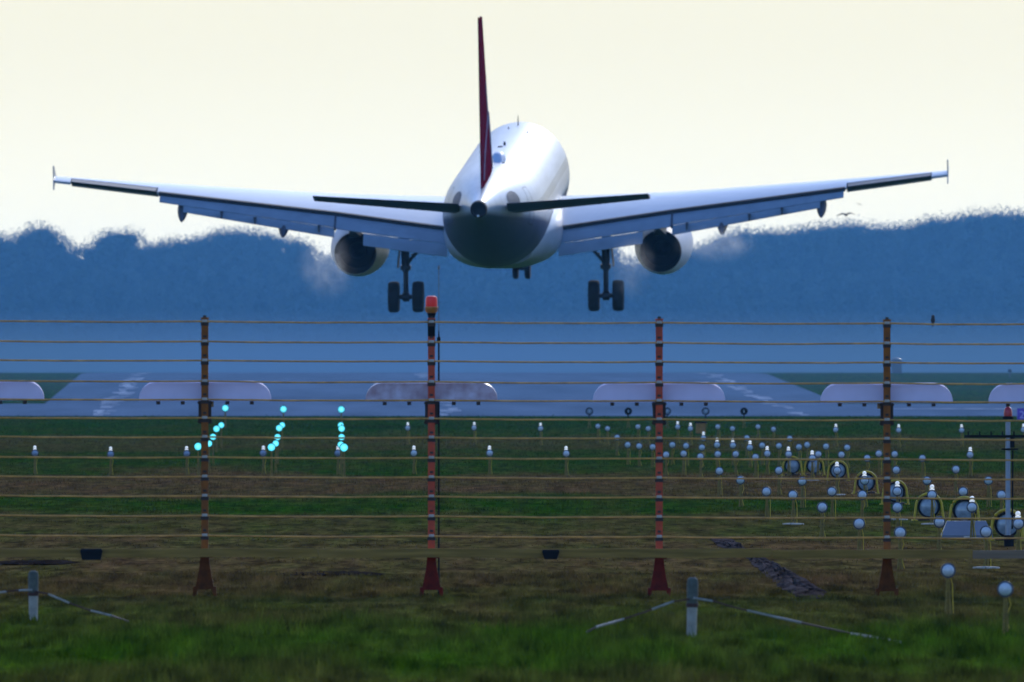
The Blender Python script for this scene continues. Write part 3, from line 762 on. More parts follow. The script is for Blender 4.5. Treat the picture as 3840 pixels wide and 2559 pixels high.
for x, kind in POSTS:
    X = fx(x)
    p = link('post', pm_red if kind == 'red' else pm_rust, fence, (X, 0, tilt(X)))
    if kind == 'rust': p['label'] = 'rusty orange fence post'
    link('post_foot', fm_red if kind == 'red' else fm_rust, p, (0, 0, 0))
    link('bracket_box', bmh, p, (0, 0, fz(1550)))
    for y in WY:
        link('wire_clamp', cm, p, (0, 0, fz(y))); link('clamp_bolt', cbm, p, (0, 0, fz(y)))
for y in WY:
    mb = MB(); pts = []
    for i in range(len(POSTS) - 1):
        a, b = fx(POSTS[i][0]), fx(POSTS[i + 1][0])
        for k in range(8):
            t = k / 8; X = a + (b - a) * t
            pts.append((X, -.048, fz(y) + tilt(X) - .010 * 4 * t * (1 - t) * random.uniform(.5, 1.0)))
    pts.append((fx(POSTS[-1][0]), -.048, fz(y) + tilt(fx(POSTS[-1][0]))))
    mb.tube(pts, .0078, 8); mb.build('wire', M['wire'], fence)

# pale antenna covers behind the wires
def cover(m):
    mb = MB(); rings = []
    W, H = 1.185, .182
    for t, k in ((0, .90), (.03, .97), (.10, 1.0), (1.5, .86), (1.75, .76), (1.80, .6)):
        pts = []
        w, h, r = W / 2 * (1 if t < 1 else .9), H * k, .165 * k
        prof = [(-w, 0)]
        for i in range(9):
            a = math.pi - i * math.pi / 16; prof.append((-w + r + r * math.cos(a), h - r + r * math.sin(a)))
        for i in range(9):
            a = math.pi / 2 - i * math.pi / 16; prof.append((w - r + r * math.cos(a), h - r + r * math.sin(a)))
        prof.append((w, 0)); prof += [(w * (1 - 2 * i / 6), 0) for i in range(1, 6)]
        rings.append([Vector((x, t, z)) for x, z in prof])
    mb.loft(rings)
    return mb.mesh('antenna_cover', m, angle=50)
cv, cvd = cover(M['radome']), cover(M['radome_reflection'])
mb = MB()
for dx in (-.42, -.20, .20, .42): mb.box((dx, .03, -.016), (.035, .05, .03))
mb.box((0, .9, -.03), (.10, 1.5, .05))
clipm = mb.mesh('fixing_clip', M['box'], smooth=False)
cl_lab = {-84: 'pale lavender antenna cover cut off by the left edge of the photo', 768: 'pale lavender antenna cover behind the leftmost rusty fence post',
          1618: 'brownish antenna cover with painted reflections behind the post carrying the red beacon', 2472: 'pale lavender antenna cover behind the plain red fence post',
          3326: 'pale lavender antenna cover behind the rusty fence post on the right', 3957: 'pale lavender antenna cover cut off by the right edge above the purple sign'}
for x in cl_lab:
    X = fx(x); o = bpy.data.objects.new('antenna_cover', cvd if x == 1618 else cv); C.objects.link(o)
    o.location = (X - (.0 if x != 3957 else -.0), DF + .09, fz(1508) + tilt(X))
    tag(o, cl_lab[x], 'antenna cover', 'pale antenna covers along the fence')
    c = bpy.data.objects.new('fixing_clip', clipm); C.objects.link(c); c.parent = o

# red beacon on a post
X = fx(1618); bz = fz(1199) + .012 + tilt(X)
bc = thing('obstruction_beacon', (X, DF, bz), 'red and amber obstruction beacon on top of the second fence post', 'beacon')
mb = MB(); mb.lathe([(.026, 0), (.034, .02), (.040, .045)], 'z', n=20); mb.build('neck', M['black'], bc)
mb = MB(); mb.lathe([(.040, .0455), (.054, .06), (.057, .085), (.060, .088), (.060, .100), (.054, .102)], 'z', n=24); mb.build('lamp_base', M['amber'], bc)
mb = MB(); mb.lathe([(.052, .1025), (.053, .15), (.051, .175), (.044, .192), (.025, .199)], 'z', n=24); mb.build('lens', M['red_lens'], bc)
mb = MB(); mb.box((0, 0, -.09), (.066, .066, .15)); o = mb.build('post_sleeve', M['black'], bc, smooth=False)

# thin rod beside that post
rd = thing('lightning_rod', (fx(1645), DF + .25, 0), 'thin grey lightning rod rising beside the beacon post', 'rod')
mb = MB(); mb.tube([(0, 0, fz(1900)), (0, 0, fz(1003))], [.0045, .0038], 8); mb.lathe([(.004, 0), (.012, .01), (.010, .03), (.002, .04)], 'z', (0, 0, fz(1012)), 10); mb.build('rod', M['housing'], rd)
mb = MB(); mb.tube([(0, 0, -.02), (0, 0, fz(1300)), (0, 0, fz(1262)), (0, 0, fz(1240))], [.008, .008, .007, .004], 8); mb.lathe([(.009, 0), (.016, .01), (.016, .05), (.008, .06)], 'z', (0, 0, fz(1288)), 12)
mb.build('sleeve', M['black'], rd)

# timber rail in front of the post feet
rail = thing('timber_rail', (0, DF - .18, 0), 'low weathered timber rail running along in front of the post feet', 'rail')
RK = F / (DF - .18)
def rail_piece(x0, x1, y0, y1, m, dy=0):
    mb = MB(); a, b = (x0 - 1920) / RK, (x1 - 1920) / RK; z0, z1 = CAM_Z + (HORIZON - y1) / RK, CAM_Z + (HORIZON - y0) / RK
    n = 12; rings = []
    for i in range(n + 1):
        X = a + (b - a) * i / n; j = random.uniform(-.003, .003)
        rings.append([Vector((X, dy - .025, z0 + j)), Vector((X, dy + .025, z0 + j)), Vector((X, dy + .025, z1 + j)), Vector((X, dy - .020, z1 + j)), Vector((X, dy - .025, z1 + j - .006))])
    mb.loft(rings); o = mb.build('rail_board', m, rail, smooth=False)
    return o
rail_piece(-900, 1192, 2058, 2090, M['timber']); rail_piece(1194, 2893, 2058, 2092, M['timber']); rail_piece(2896, 3646, 2062, 2095, M['timber'])
rail_piece(3648, 4900, 2064, 2095, M['timber_grey'])['label'] = 'paler grey rail board'
# black brackets clipped over the rail
for x, w0, w1, y0, y1 in ((2065, 46, 66, 2062, 2098), (343, 70, 84, 2058, 2100)):
    X = (x - 1920) / RK; z0, z1 = CAM_Z + (HORIZON - y1) / RK, CAM_Z + (HORIZON - y0) / RK; a, b = w0 / RK / 2, w1 / RK / 2
    mb = MB(); mb.loft([[Vector((X - a, -.06, z0)), Vector((X + a, -.06, z0)), Vector((X + a, .04, z0)), Vector((X - a, .04, z0))], [Vector((X - b, -.06, z1 - .02)), Vector((X + b, -.06, z1 - .02)), Vector((X + b, .04, z1 - .02)), Vector((X - b, .04, z1 - .02))],
                        [Vector((X - b * .9, -.05, z1)), Vector((X + b * .9, -.05, z1)), Vector((X + b * .9, .03, z1)), Vector((X - b * .9, .03, z1))]])
    mb.build('rail_bracket', M['black'], rail, smooth=False)

# ------------------------------------------------------------------ approach lamps
def solve(yg, H):
    return F * (CAM_Z - H) / (yg - HORIZON)
def lamp_scale(D): return .82 + .26 * min(1, max(0, (D - 130) / 380.0))

# prototypes, 0.44 m to the lamp centre, lamp radius 0.066
def lamp_parts(lens, capped, seed, plate):
    r = random.Random(seed); parts = []
    z = .44
    mb = MB(); mb.lathe([(.020, .085), (.045, .06), (.062, .02), (.066, -.004), (.076, -.010), (.076, -.026), (.060, -.028)], 'y', (0, 0, z), 24); parts.append(('lamp_housing', mb.mesh('lamp_housing', M['housing'])))
    mb = MB(); mb.lathe([(.060, -.0285), (.054, -.044), (.040, -.058), (.020, -.066), (.003, -.068)], 'y', (0, 0, z), 24); parts.append(('lens', mb.mesh('lens', lens)))
    mb = MB(); mb.tube([(0, .02, z - .06), (0, .02, z - .11)], .018, 10); mb.tube([(-.004, .02, z - .10), (-.018, .02, 0)], [.012, .015], 8); mb.tube([(.010, .02, z - .10), (.022, .02, 0)], [.010, .013], 8); parts.append(('stalk', mb.mesh('stalk', M['stalk'])))
    mb = MB(); mb.tube([(.02, .05, z - .04), (.05, .05, z - .14), (.03 + r.uniform(-.03, .03), .03, z - .26), (.055, .01, .01)], .006, 6); parts.append(('cable', mb.mesh('cable', M['yellow'])))
    if capped:
        mb = MB(); mb.lathe([(.020, z + .066), (.036, z + .074), (.038, z + .088), (.034, z + .096), (.018, z + .098), (.018, z + .104), (.030, z + .106), (.034, z + .122), (.030, z + .140), (.016, z + .153), (.002, z + .157)], 'z', (0, .02, 0), 18); parts.append(('dome_light', mb.mesh('dome_light', M['cap'])))
    if plate:
        mb = MB(); mb.lathe([(.165, 0.0), (.16, .018), (.10, .022), (.03, .024)], 'z', (0, .02, 0), 18); parts.append(('base_plate', mb.mesh('base_plate', M['plate'])))
    return parts
PR = {('B', k): lamp_parts(M['lens'], False, k, k == 2) for k in range(3)}
PR.update({('A', k): lamp_parts(M['lens'] if k < 2 else M['lens_grey'], True, 10 + k, k == 1) for k in range(3)})

ORD = ['leftmost', 'second', 'third', 'fourth', 'fifth', 'sixth', 'seventh', 'eighth', 'ninth', 'tenth', 'eleventh', 'twelfth', 'thirteenth', 'fourteenth', 'fifteenth', 'sixteenth', 'seventeenth', 'eighteenth', 'nineteenth', 'twentieth']
def ordinal(k, n):
    if n == 1: return 'only'
    if k == n - 1: return 'rightmost'
    return 'leftmost' if k == 0 else ORD[k] + ' from left'

def put_lamp(kind, x, yg, variant, label, cat, group, name):
    D = 300.0
    for _ in range(8): D = solve(yg, .44 * lamp_scale(D))
    s = lamp_scale(D); p = px(x, yg, D)
    e = thing(name, (p.x, D, 0), label, cat, group); e.scale = (s, s, s)
    e.rotation_euler = (0, 0, random.uniform(-.15, .15))
    for nm, me in PR[(kind, variant)]:
        o = bpy.data.objects.new(nm, me); C.objects.link(o); o.parent = e

B_ROWS = [
 [(2242, 1599), (2278, 1608), (2392, 1601), (2431, 1608), (2692, 1601), (2747, 1608), (2842, 1601), (2900, 1610)],
 [(2314, 1641), (2800, 1643), (2961, 1645)],
 [(2354, 1669), (2397, 1674), (2447, 1677), (2521, 1669), (2573, 1673), (2632, 1679), (2858, 1671), (2921, 1673), (2996, 1677), (3027, 1669), (3098, 1675), (3177, 1679)],
 [(2498, 1706), (2563, 1702), (2627, 1713), (2691, 1704), (2759, 1704), (2833, 1715), (3068, 1704), (3155, 1706), (3252, 1719), (3296, 1702), (3355, 1704), (3459, 1719)],
 [(2697, 1767), (2921, 1765), (3361, 1763), (3584, 1761)],
 [(2777, 1801), (3008, 1805), (3476, 1803), (3706, 1803)],
 [(2875, 1844), (2974, 1857), (3120, 1844), (3233, 1857), (3612, 1844), (3755, 1857)],
 [(3083, 1903), (3365, 1903)],
 [(3222, 1964), (3522, 1958)],
 [(3375, 1998), (3698, 1995)],
 [(3555, 2140)], [(3770, 2210)]]
ROWNAME = ['farthest row', 'short row just in front of the farthest', 'third row from the back', 'crowded fourth row from the back', 'fifth row from the back', 'sixth row from the back', 'seventh row from the back',
           'eighth row from the back', 'ninth row from the back', 'row just above the timber rail']
for ri, row in enumerate(B_ROWS):
    for k, (x, y) in enumerate(row):
        if ri == 10: lab = 'bare pale blue lamp on an ochre stalk, below the timber rail, second nearest of all'
        elif ri == 11: lab = 'nearest bare pale blue lamp on an ochre stalk in the right corner'
        else: lab = 'bare pale blue lamp, %s, %s' % (ordinal(k, len(row)), ROWNAME[ri])
        put_lamp('B', x, y, 2 if (ri, k) in ((6, 1), (9, 1)) else (k + ri) % 2, lab, 'approach light', 'bare approach lamps at right', 'approach_lamp')

A_LEFT_FAR = [(1529, 1606), (1778, 1605), (2027, 1608)]
A_LEFT_NEAR = [(131, 1700), (415, 1704), (700, 1702), (987, 1700), (1267, 1700), (1552, 1700), (1836, 1700), (2123, 1702)]
A_MID = [(2541, 1602), (2589, 1608), (2638, 1644), (2689, 1669), (2748, 1671), (2812, 1679), (2877, 1702), (2957, 1704), (3046, 1719), (3139, 1765), (3242, 1803), (3365, 1843), (3495, 1857), (3645, 1903), (3818, 1964)]
A_RIGHT = [(3134, 1612), (3370, 1614), (3606, 1614), (3838, 1612)]
for k, (x, y) in enumerate(A_LEFT_FAR):
    put_lamp('A', x, y, 0, 'white capped lamp, %s of three in far grass right of beacon post' % ordinal(k, 3) if k else 'white capped lamp, leftmost of three in the far grass, left of the beacon post', 'approach light', 'white capped approach lamps', 'capped_approach_lamp')
for k, (x, y) in enumerate(A_LEFT_NEAR):
    put_lamp('A', x, y, 2 if k < 5 else 0, 'white capped lamp, %s in the evenly spaced row across the grass' % ordinal(k, 8), 'approach light', 'white capped approach lamps', 'capped_approach_lamp')
for k, (x, y) in enumerate(A_MID):
    t = 'farthest' if k == 0 else 'nearest' if k == len(A_MID) - 1 else ORD[k] + ' from the far end'
    put_lamp('A', x, y, 1 if k in (8, 9, 11, 12, 13) else 0, 'white capped lamp, %s in the diagonal line towards the right corner' % t, 'approach light', 'white capped approach lamps', 'capped_approach_lamp')
for k, (x, y) in enumerate(A_RIGHT):
    put_lamp('A', x, y, 0, 'white capped lamp, %s in the far spaced row at right' % ordinal(k, 4), 'approach light', 'white capped approach lamps', 'capped_approach_lamp')
put_lamp('A', 3638, 1706, 0, 'white capped lamp standing alone in the green strip left of the grey mast', 'approach light', 'white capped approach lamps', 'capped_approach_lamp')

# lit cyan lamps in three receding files
mb = MB(); mb.lathe([(.03, .07), (.055, .04), (.066, 0), (.070, -.02), (.070, -.03), (.062, -.031)], 'y', (0, 0, 0), 24); ch = mb.mesh('lamp_housing', M['black'])
mb = MB(); mb.lathe([(.062, -.0315), (.055, -.040), (.03, -.048), (.003, -.050)], 'y', (0, 0, 0), 24); cl = mb.mesh('lens', M['cyan'])
nt = M['cyan'].node_tree; tcn = nt.nodes.new('ShaderNodeTexCoord'); mpn = nt.nodes.new('ShaderNodeMapping'); mpn.inputs['Scale'].default_value = (16, 0, 16)
gr = nt.nodes.new('ShaderNodeTexGradient'); gr.gradient_type = 'SPHERICAL'; rp = nt.nodes.new('ShaderNodeValToRGB')
rp.color_ramp.elements[0].color = (0.05, 0.50, 0.62, 1); rp.color_ramp.elements[1].color = (0.20, 0.84, 0.92, 1); rp.color_ramp.elements[1].position = .75
nt.links.new(tcn.outputs['Object'], mpn.inputs[0]); nt.links.new(mpn.outputs[0], gr.inputs[0]); nt.links.new(gr.outputs['Color'], rp.inputs[0]); nt.links.new(rp.outputs[0], nt.nodes['Principled BSDF'].inputs['Emission Color'])
mb = MB(); mb.tube([(0, .02, -.06), (0, .02, -.13)], .014, 8); mb.tube([(-.004, .02, -.12), (-.016, .02, -.66)], .010, 8); mb.tube([(.006, .02, -.12), (.020, .02, -.66)], .009, 8); cs_ = mb.mesh('stalk', M['stalk'])
mb = MB(); mb.tube([(0, .0, .068), (0, 0, .085)], [.008, .010], 8); ck = mb.mesh('top_knob', M['black'])
FILES = [('left', [(845, 1531, 13), (830, 1595, 12), (812, 1609, 13), (799, 1639, 13), (784, 1664, 13), (743, 1675, 15)]),
         ('middle', [(1063, 1535, 13), (1058, 1595, 12), (1047, 1606, 13), (1041, 1640, 13), (1034, 1664, 13), (1018, 1678, 15)]),
         ('right', [(1280, 1536, 13), (1278, 1595, 12), (1281, 1608, 13), (1281, 1640, 13), (1278, 1668, 13), (1290, 1679, 16)])]
for fname, pts in FILES:
    for k, (x, y, r) in enumerate(pts):
        H = .60
        D = solve(y, H)
        D = min(D, 620 - k * 8)
        H = CAM_Z + (HORIZON - y) / F * D
        s = (r - 1.0) / F * D / .062
        t = 'farthest and topmost' if k == 0 else 'nearest' if k == 5 else ORD[k] + ' from the far end'
        e = thing('cyan_lamp', ((x - 1920) / F * D, D, H), 'lit cyan lamp, %s in the %s of three receding files' % (t, fname), 'approach light', 'lit cyan approach lamps')
        for nm, me in (('lamp_housing', ch), ('lens', cl), ('stalk', cs_), ('top_knob', ck)):
            o = bpy.data.objects.new(nm, me); C.objects.link(o); o.parent = e
            o.scale = (s, s, s) if nm != 'stalk' else (s, s, max(s, (H + .02) / .66))
# far dark lamps against the runway
mb = MB(); mb.lathe([(.02, .12), (.09, .08), (.13, .0), (.138, -.03), (.138, -.05), (.108, -.05), (.105, -.03), (.104, -.01)], 'y', (0, 0, 0), 28, cap1=False); dh = mb.mesh('lamp_housing', M['black'])
mb = MB(); mb.lathe([(.104, -.012), (.06, -.03), (.003, -.035)], 'y', (0, 0, 0), 24, cap0=False); dl = mb.mesh('lens', M['lens_grey'])
mb = MB(); mb.lathe([(.104, -.012), (.06, -.03), (.003, -.035)], 'y', (0, 0, 0), 24, cap0=False); dd = mb.mesh('lens', M['black'])
mb = MB(); mb.tube([(0, .0, -.13), (0, .0, -.30)], .022, 8); dn = mb.mesh('neck', M['black'])
mb = MB(); mb.tube([(-.01, 0, -.28), (-.04, 0, -.66)], .018, 8); mb.tube([(.015, 0, -.28), (.05, 0, -.66)], .015, 8); ds = mb.mesh('stalk', M['stalk'])
mb = MB(); mb.tube([(0, -.04, -.05), (0, -.045, .05)], .018, 8); db = mb.mesh('lamp_bulb', M['lens'])
for k, x in enumerate((2210, 2356, 2502, 2646, 2790)):
    D = 621.0; H = CAM_Z + (HORIZON - 1543) / F * D
    dark = k in (1, 4)
    e = thing('round_back_lamp', ((x - 1920) / F * D, D, H), '%s round lamp, %s of five along the runway edge' % ('black faced' if dark else 'black rimmed grey', ordinal(k, 5)), 'approach light', 'black rimmed lamps at the runway edge')
    for nm, me in (('lamp_housing', dh), ('lens', dd if dark else dl), ('neck', dn), ('stalk', ds), ('lamp_bulb', db)):
        o = bpy.data.objects.new(nm, me); C.objects.link(o); o.parent = e
        if nm == 'stalk': o.scale = (1, 1, (H + .02) / .66)

# round floodlights in yellow hoops
mb = MB(); mb.lathe([(.03, .16), (.10, .13), (.14, .05), (.150, -.02), (.153, -.05), (.153, -.07), (.128, -.07), (.126, -.04)], 'y', (0, 0, .19), 36, cap1=False); fh = mb.mesh('drum', M['black'])
mb = MB(); mb.lathe([(.126, -.042), (.09, -.062), (.05, -.072), (.003, -.076)], 'y', (0, 0, .19), 32, cap0=False); fl = mb.mesh('lens', M['flood_lens'])
mb = MB()
hoop = [(-.205, 0, .0), (-.19, 0, .10)] + [(.180 * math.cos(a), 0, .19 + .180 * math.sin(a)) for a in [math.pi - math.pi * i / 14 for i in range(15)]] + [(.19, 0, .10), (.205, 0, .0)]
mb.tube([(a, -.06, c) for a, b, c in hoop], .017, 8); mb.box((-.19, 0, .008), (.08, .12, .016)); mb.box((.19, 0, .008), (.08, .12, .016)); fy = mb.mesh('hoop_frame', M['yellow'])
mb = MB(); mb.box((0, .05, .02), (.30, .14, .03)); mb.tube([(0, .06, .03), (0, .06, .08)], .03, 8); ff = mb.mesh('foot_bar', M['box'], smooth=False)
FL = [(2972, 1748), (3053, 1748), (3143, 1765), (3246, 1809), (3355, 1846), (3481, 1901), (3617, 1916), (3778, 1968)]
for k, (x, y) in enumerate(FL):
    D = solve(y, .19); p = px(x, y, D)
    t = 'farthest' if k == 0 else 'nearest' if k == 7 else ORD[k] + ' from the far end'
    e = thing('floodlight', (p.x, D, 0), 'round floodlight in a yellow hoop frame, %s of the diagonal line' % t, 'floodlight', 'floodlights in yellow hoops')
    e.rotation_euler = (0, 0, random.uniform(-.12, .12))
    for nm, me in (('drum', fh), ('lens', fl), ('hoop_frame', fy), ('foot_bar', ff)):
        o = bpy.data.objects.new(nm, me); C.objects.link(o); o.parent = e

# ------------------------------------------------------------------ mast, sign, boxes
DM = 197.0; KM = F / DM
mx_ = lambda x: (x - 3780) / KM
mz = lambda y: CAM_Z + (HORIZON - y) / KM
ms = thing('monitor_mast', ((3780 - 1920) / KM, DM, 0), 'grey mast with a red dome and a dark crossbar at the right edge', 'mast')
mb = MB(); mb.tube([(0, 0, .05), (0, 0, mz(1583))], .029, 14); mb.build('pole', M['mast'], ms)
mb = MB(); mb.lathe([(.062, 0), (.062, .03), (.045, .035)], 'z', (0, 0, mz(1573)), 18); mb.build('dome_base', M['black'], ms)
mb = MB(); mb.lathe([(.048, .036), (.050, .07), (.046, .11), (.032, .135), (.010, .148)], 'z', (0, 0, mz(1573)), 18); mb.build('red_dome', M['red_cover'], ms)
mb = MB(); mb.box((.12, -.02, mz(1637)), (1.25, .03, .030))
for i in range(9): mb.box((-.46 + i * .132, -.02, mz(1637) + .035), (.018, .025, .045))
mb.build('crossbar', M['black'], ms, smooth=False)
mb = MB(); mb.box((.02, -.02, mz(1685)), (.19, .05, .02)); mb.box((.05, .01, mz(1660)), (.05, .05, .12)); mb.build('bracket', M['black'], ms, smooth=False)
mb = MB(); mb.tube([(.055, .02, mz(1690)), (.05, .02, .2)], .010, 8); mb.build('cable', M['black'], ms)
mb = MB(); mb.box((.01, 0, .06), (.11, .16, .14)); mb.build('ground_socket', M['black'], ms, smooth=False)

DS = 700.0; KS = F / DS
sg = thing('taxiway_sign', ((3850 - 1920) / KS, DS, 0), 'purple sign with a pale figure 2 cut off by the right edge', 'sign')
z0, z1 = CAM_Z + (HORIZON - 1576) / KS, CAM_Z + (HORIZON - 1532) / KS
mb = MB(); mb.box((0, 0, (z0 + z1) / 2), (.78, .10, z1 - z0)); mb.build('panel', M['purple'], sg, smooth=False)
mb = MB()
for xx in (-.3, .3): mb.box((xx, 0, z0 / 2), (.05, .05, z0 + .05))
mb.build('legs', M['box'], sg, smooth=False)
cu = bpy.data.curves.new('sign_text', 'FONT'); cu.body = '2'; cu.size = .42; cu.extrude = .005
to = bpy.data.objects.new('text_tmp', cu); C.objects.link(to)
dg = bpy.context.evaluated_depsgraph_get(); me = bpy.data.meshes.new_from_object(to.evaluated_get(dg))
bpy.data.objects.remove(to); me.materials.clear(); me.materials.append(M['sign_text'])
t = bpy.data.objects.new('lettering', me); C.objects.link(t); t.parent = sg; t.rotation_euler = (R(90), 0, 0); t.location = (-.30, -.058, z0 + .08)

DB = 206.0; KB = F / DB
cb = thing('equipment_cabinet', ((3625 - 1920) / KB, DB, 0), 'low pale blue cabinet with a sloping lid behind the hoop floodlights', 'cabinet')
mb = MB(); w, wt = .31, .235
mb.loft([[Vector((-w, -.25, -.01)), Vector((w, -.25, -.01)), Vector((w, .25, -.01)), Vector((-w, .25, -.01))], [Vector((-w, -.25, .045)), Vector((w, -.25, .045)), Vector((w, .25, .045)), Vector((-w, .25, .045))],
         [Vector((-wt, .05, .215)), Vector((wt, .05, .215)), Vector((wt, .22, .215)), Vector((-wt, .22, .215))]]); mb.build('lid', M['cabinet'], cb, smooth=False)
mb = MB(); mb.box((0, -.256, .022), (.08, .012, .03)); mb.build('latch', M['clamp'], cb, smooth=False)

DX = 561.0; KX = F / DX
bx = thing('junction_box', ((2628 - 1920) / KX, DX, 0), 'brown steel box with a dark lid among the far lamps', 'box')
mb = MB(); mb.box((0, 0, .19), (.32, .22, .34)); mb.build('body', M['brown_box'], bx, smooth=False)
mb = MB(); mb.box((0, 0, .385), (.42, .30, .05)); mb.build('lid', M['black'], bx, smooth=False)
mb = MB(); mb.box((-.05, -.02, -.0), (.36, .20, .04)); mb.build('plinth', M['black'], bx, smooth=False)

def ground_D(y): return F * CAM_Z / (y - HORIZON)
# ------------------------------------------------------------------ white stakes and barrier tapes
def stake(x, yt, yb, w, label, lean):
    D = ground_D(yb); k = F / D; H = (yb - yt) / k; r = w / k / 2
    e = thing('marker_stake', ((x - 1920) / k, D, 0), label, 'stake', 'white stakes in the foreground')
    e.rotation_euler = (0, R(lean), 0)
    mb = MB(); mb.lathe([(r * .92, -.05), (r * .95, H * .3), (r * 1.0, H * .55)], 'z', n=14); mb.build('stake_body', M['stake'], e)
    mb = MB(); mb.lathe([(r * 1.0, H * .552), (r * 1.06, H * .62), (r * 1.08, H * .9), (r * .95, H * .97), (r * .5, H)], 'z', n=14); mb.build('stake_top', M['stake_top'], e)
    mb = MB(); mb.lathe([(r * 1.1, H * .50), (r * 1.18, H * .53), (r * 1.14, H * .565)], 'z', n=14); mb.build('tape_knot', M['rope_red'], e)
    return D
d1 = stake(125, 2140, 2330, 36, 'weathered pale stake at the left edge with a tape tied round it', 0)
d2 = stake(2593, 2165, 2390, 40, 'weathered pale stake right of the plain red post with tapes tied to it', 1.2)
def tape(pts, d0, label, th=.010):
    """pts: (x, y, distance) in the photograph; alternating white and red lengths"""
    P = [px(x, y, D) for x, y, D in pts]
    e = thing('barrier_tape', P[0], label, 'tape', 'sagging barrier tapes')
    n = 40; ts = np.linspace(0, 1, len(P)); q = np.linspace(0, 1, n + 1)
    L = [Vector([float(np.interp(t, ts, [p[i] for p in P])) for i in range(3)]) - P[0] for t in q]
    seg = []
    cur = 0
    while cur < n:
        step = random.choice((6, 7, 8, 9)); nx = min(n, cur + step); white = (len(seg) % 2 == 1) if d0 else (len(seg) % 2 == 0)
        mb = MB(); mb.tube(L[cur:nx + 1], [th * (1.0 if white else .75)] * (nx - cur + 1), 6)
        mb.build('white_length' if white else 'red_length', M['rope_white'] if white else M['rope_red'], e); seg.append(1); cur = nx
GD = ground_D
tape([(2600, 2243, d2 - .06), (2680, 2256, d2), (2760, 2280, d2), (2925, 2318, d2), (3060, 2348, d2 - .5), (3200, 2378, d2 - 1), (3400, 2412, GD(2418))], False, 'sagging tape running right from the stake beside the red post')
tape([(2585, 2247, d2 - .06), (2520, 2258, d2), (2420, 2295, d2), (2330, 2325, d2), (2235, 2352, d2 - .5), (2200, 2372, GD(2385))], True, 'sagging tape running left from the stake beside the red post')
tape([(130, 2218, d1 - .06), (180, 2228, d1), (260, 2262, d1), (340, 2290, d1), (420, 2310, d1), (490, 2334, GD(2338))], True, 'sagging tape running right from the stake at the left edge')
tape([(120, 2213, d1 - .06), (60, 2215, d1), (0, 2222, d1), (-300, 2300, d1), (-420, 2330, GD(2330))], False, 'sagging tape running left out of the picture')

# ------------------------------------------------------------------ birds and small far things
D = DF; X = fx(3498)
bd = thing('perched_bird', (X, DF - .048, fz(1209) + tilt(X) + .004), 'small dark bird perched on the top wire of the fence', 'bird')
mb = MB(); mb.lathe([(.004, -.004), (.014, .004), (.020, .020), (.020, .034), (.014, .045), (.013, .050), (.0155, .058), (.013, .067), (.004, .072)], 'z', n=14)
mb.tube([(0, -.012, .060), (0, -.026, .058)], [.004, .001], 6); mb.tube([(0, .012, .012), (0, .03, -.03)], [.010, .006], 6)
mb.build('body', M['feather'], bd)
def gull(x, y, D, span, label, rot):
    e = thing('flying_bird', px(x, y, D), label, 'bird')
    s = span / 2
    mb = MB(); mb.lathe([(.01, -.32 * s), (.09 * s, -.1 * s), (.11 * s, .05 * s), (.07 * s, .25 * s), (.06 * s, .32 * s), (.01, .42 * s)], 'y', n=10)
    mb.build('body', M['feather'], e)
    for sd in (-1, 1):
        mb = MB(); rings = []
        for t, z, c in ((.05, .03, .22), (.35, .14, .20), (.6, .13, .16), (.85, .04, .09), (1.0, -.04, .02)):
            rings.append([Vector((sd * s * t, -c * s * .6 - .1 * s * t, z * s)), Vector((sd * s * t, c * s * .6 - .1 * s * t, z * s + .01)), Vector((sd * s * t, 0, z * s + .15 * s * (1.15 - t)))])
        mb.loft(rings); mb.build('wing', M['feather'], e)
    e.rotation_euler = (R(12), R(rot), R(20))
gull(3172, 808, 1250, 1.5, 'bird gliding just above the wood under the right wing tip', -4)
gull(3222, 768, 1500, .60, 'smaller bird flying higher under the right wing tip', 25)
D = 1005.0; p = px(3362, 1349, D)
e = thing('marker_cabinet', (p.x, D, gz(D)), 'far pale marker cabinet just right of the rusty post at right', 'cabinet')
mb = MB(); mb.box((0, 0, (p.z - gz(D)) / 2), (.60, .5, p.z - gz(D))); mb.build('body', M['cabinet'], e, smooth=False)
mb = MB(); mb.lathe([(.33, 0), (.28, .05), (.12, .09)], 'z', (0, 0, p.z - gz(D) + .004), 16); mb.build('lid', M['cabinet'], e)
D = 950.0; k = F / D; p = px(3787, 1392, D)
e = thing('far_pole', (p.x, D, gz(D)), 'far thin pole with a small dark head right of the rusty post', 'pole')
mb = MB(); mb.tube([(0, 0, -.05), (0, 0, p.z - gz(D))], .03, 8); mb.build('pole', M['housing'], e)
mb = MB(); mb.lathe([(.05, -.08), (.13, 0), (.05, .10)], 'z', (0, 0, p.z - gz(D)), 10); mb.build('head', M['black'], e)

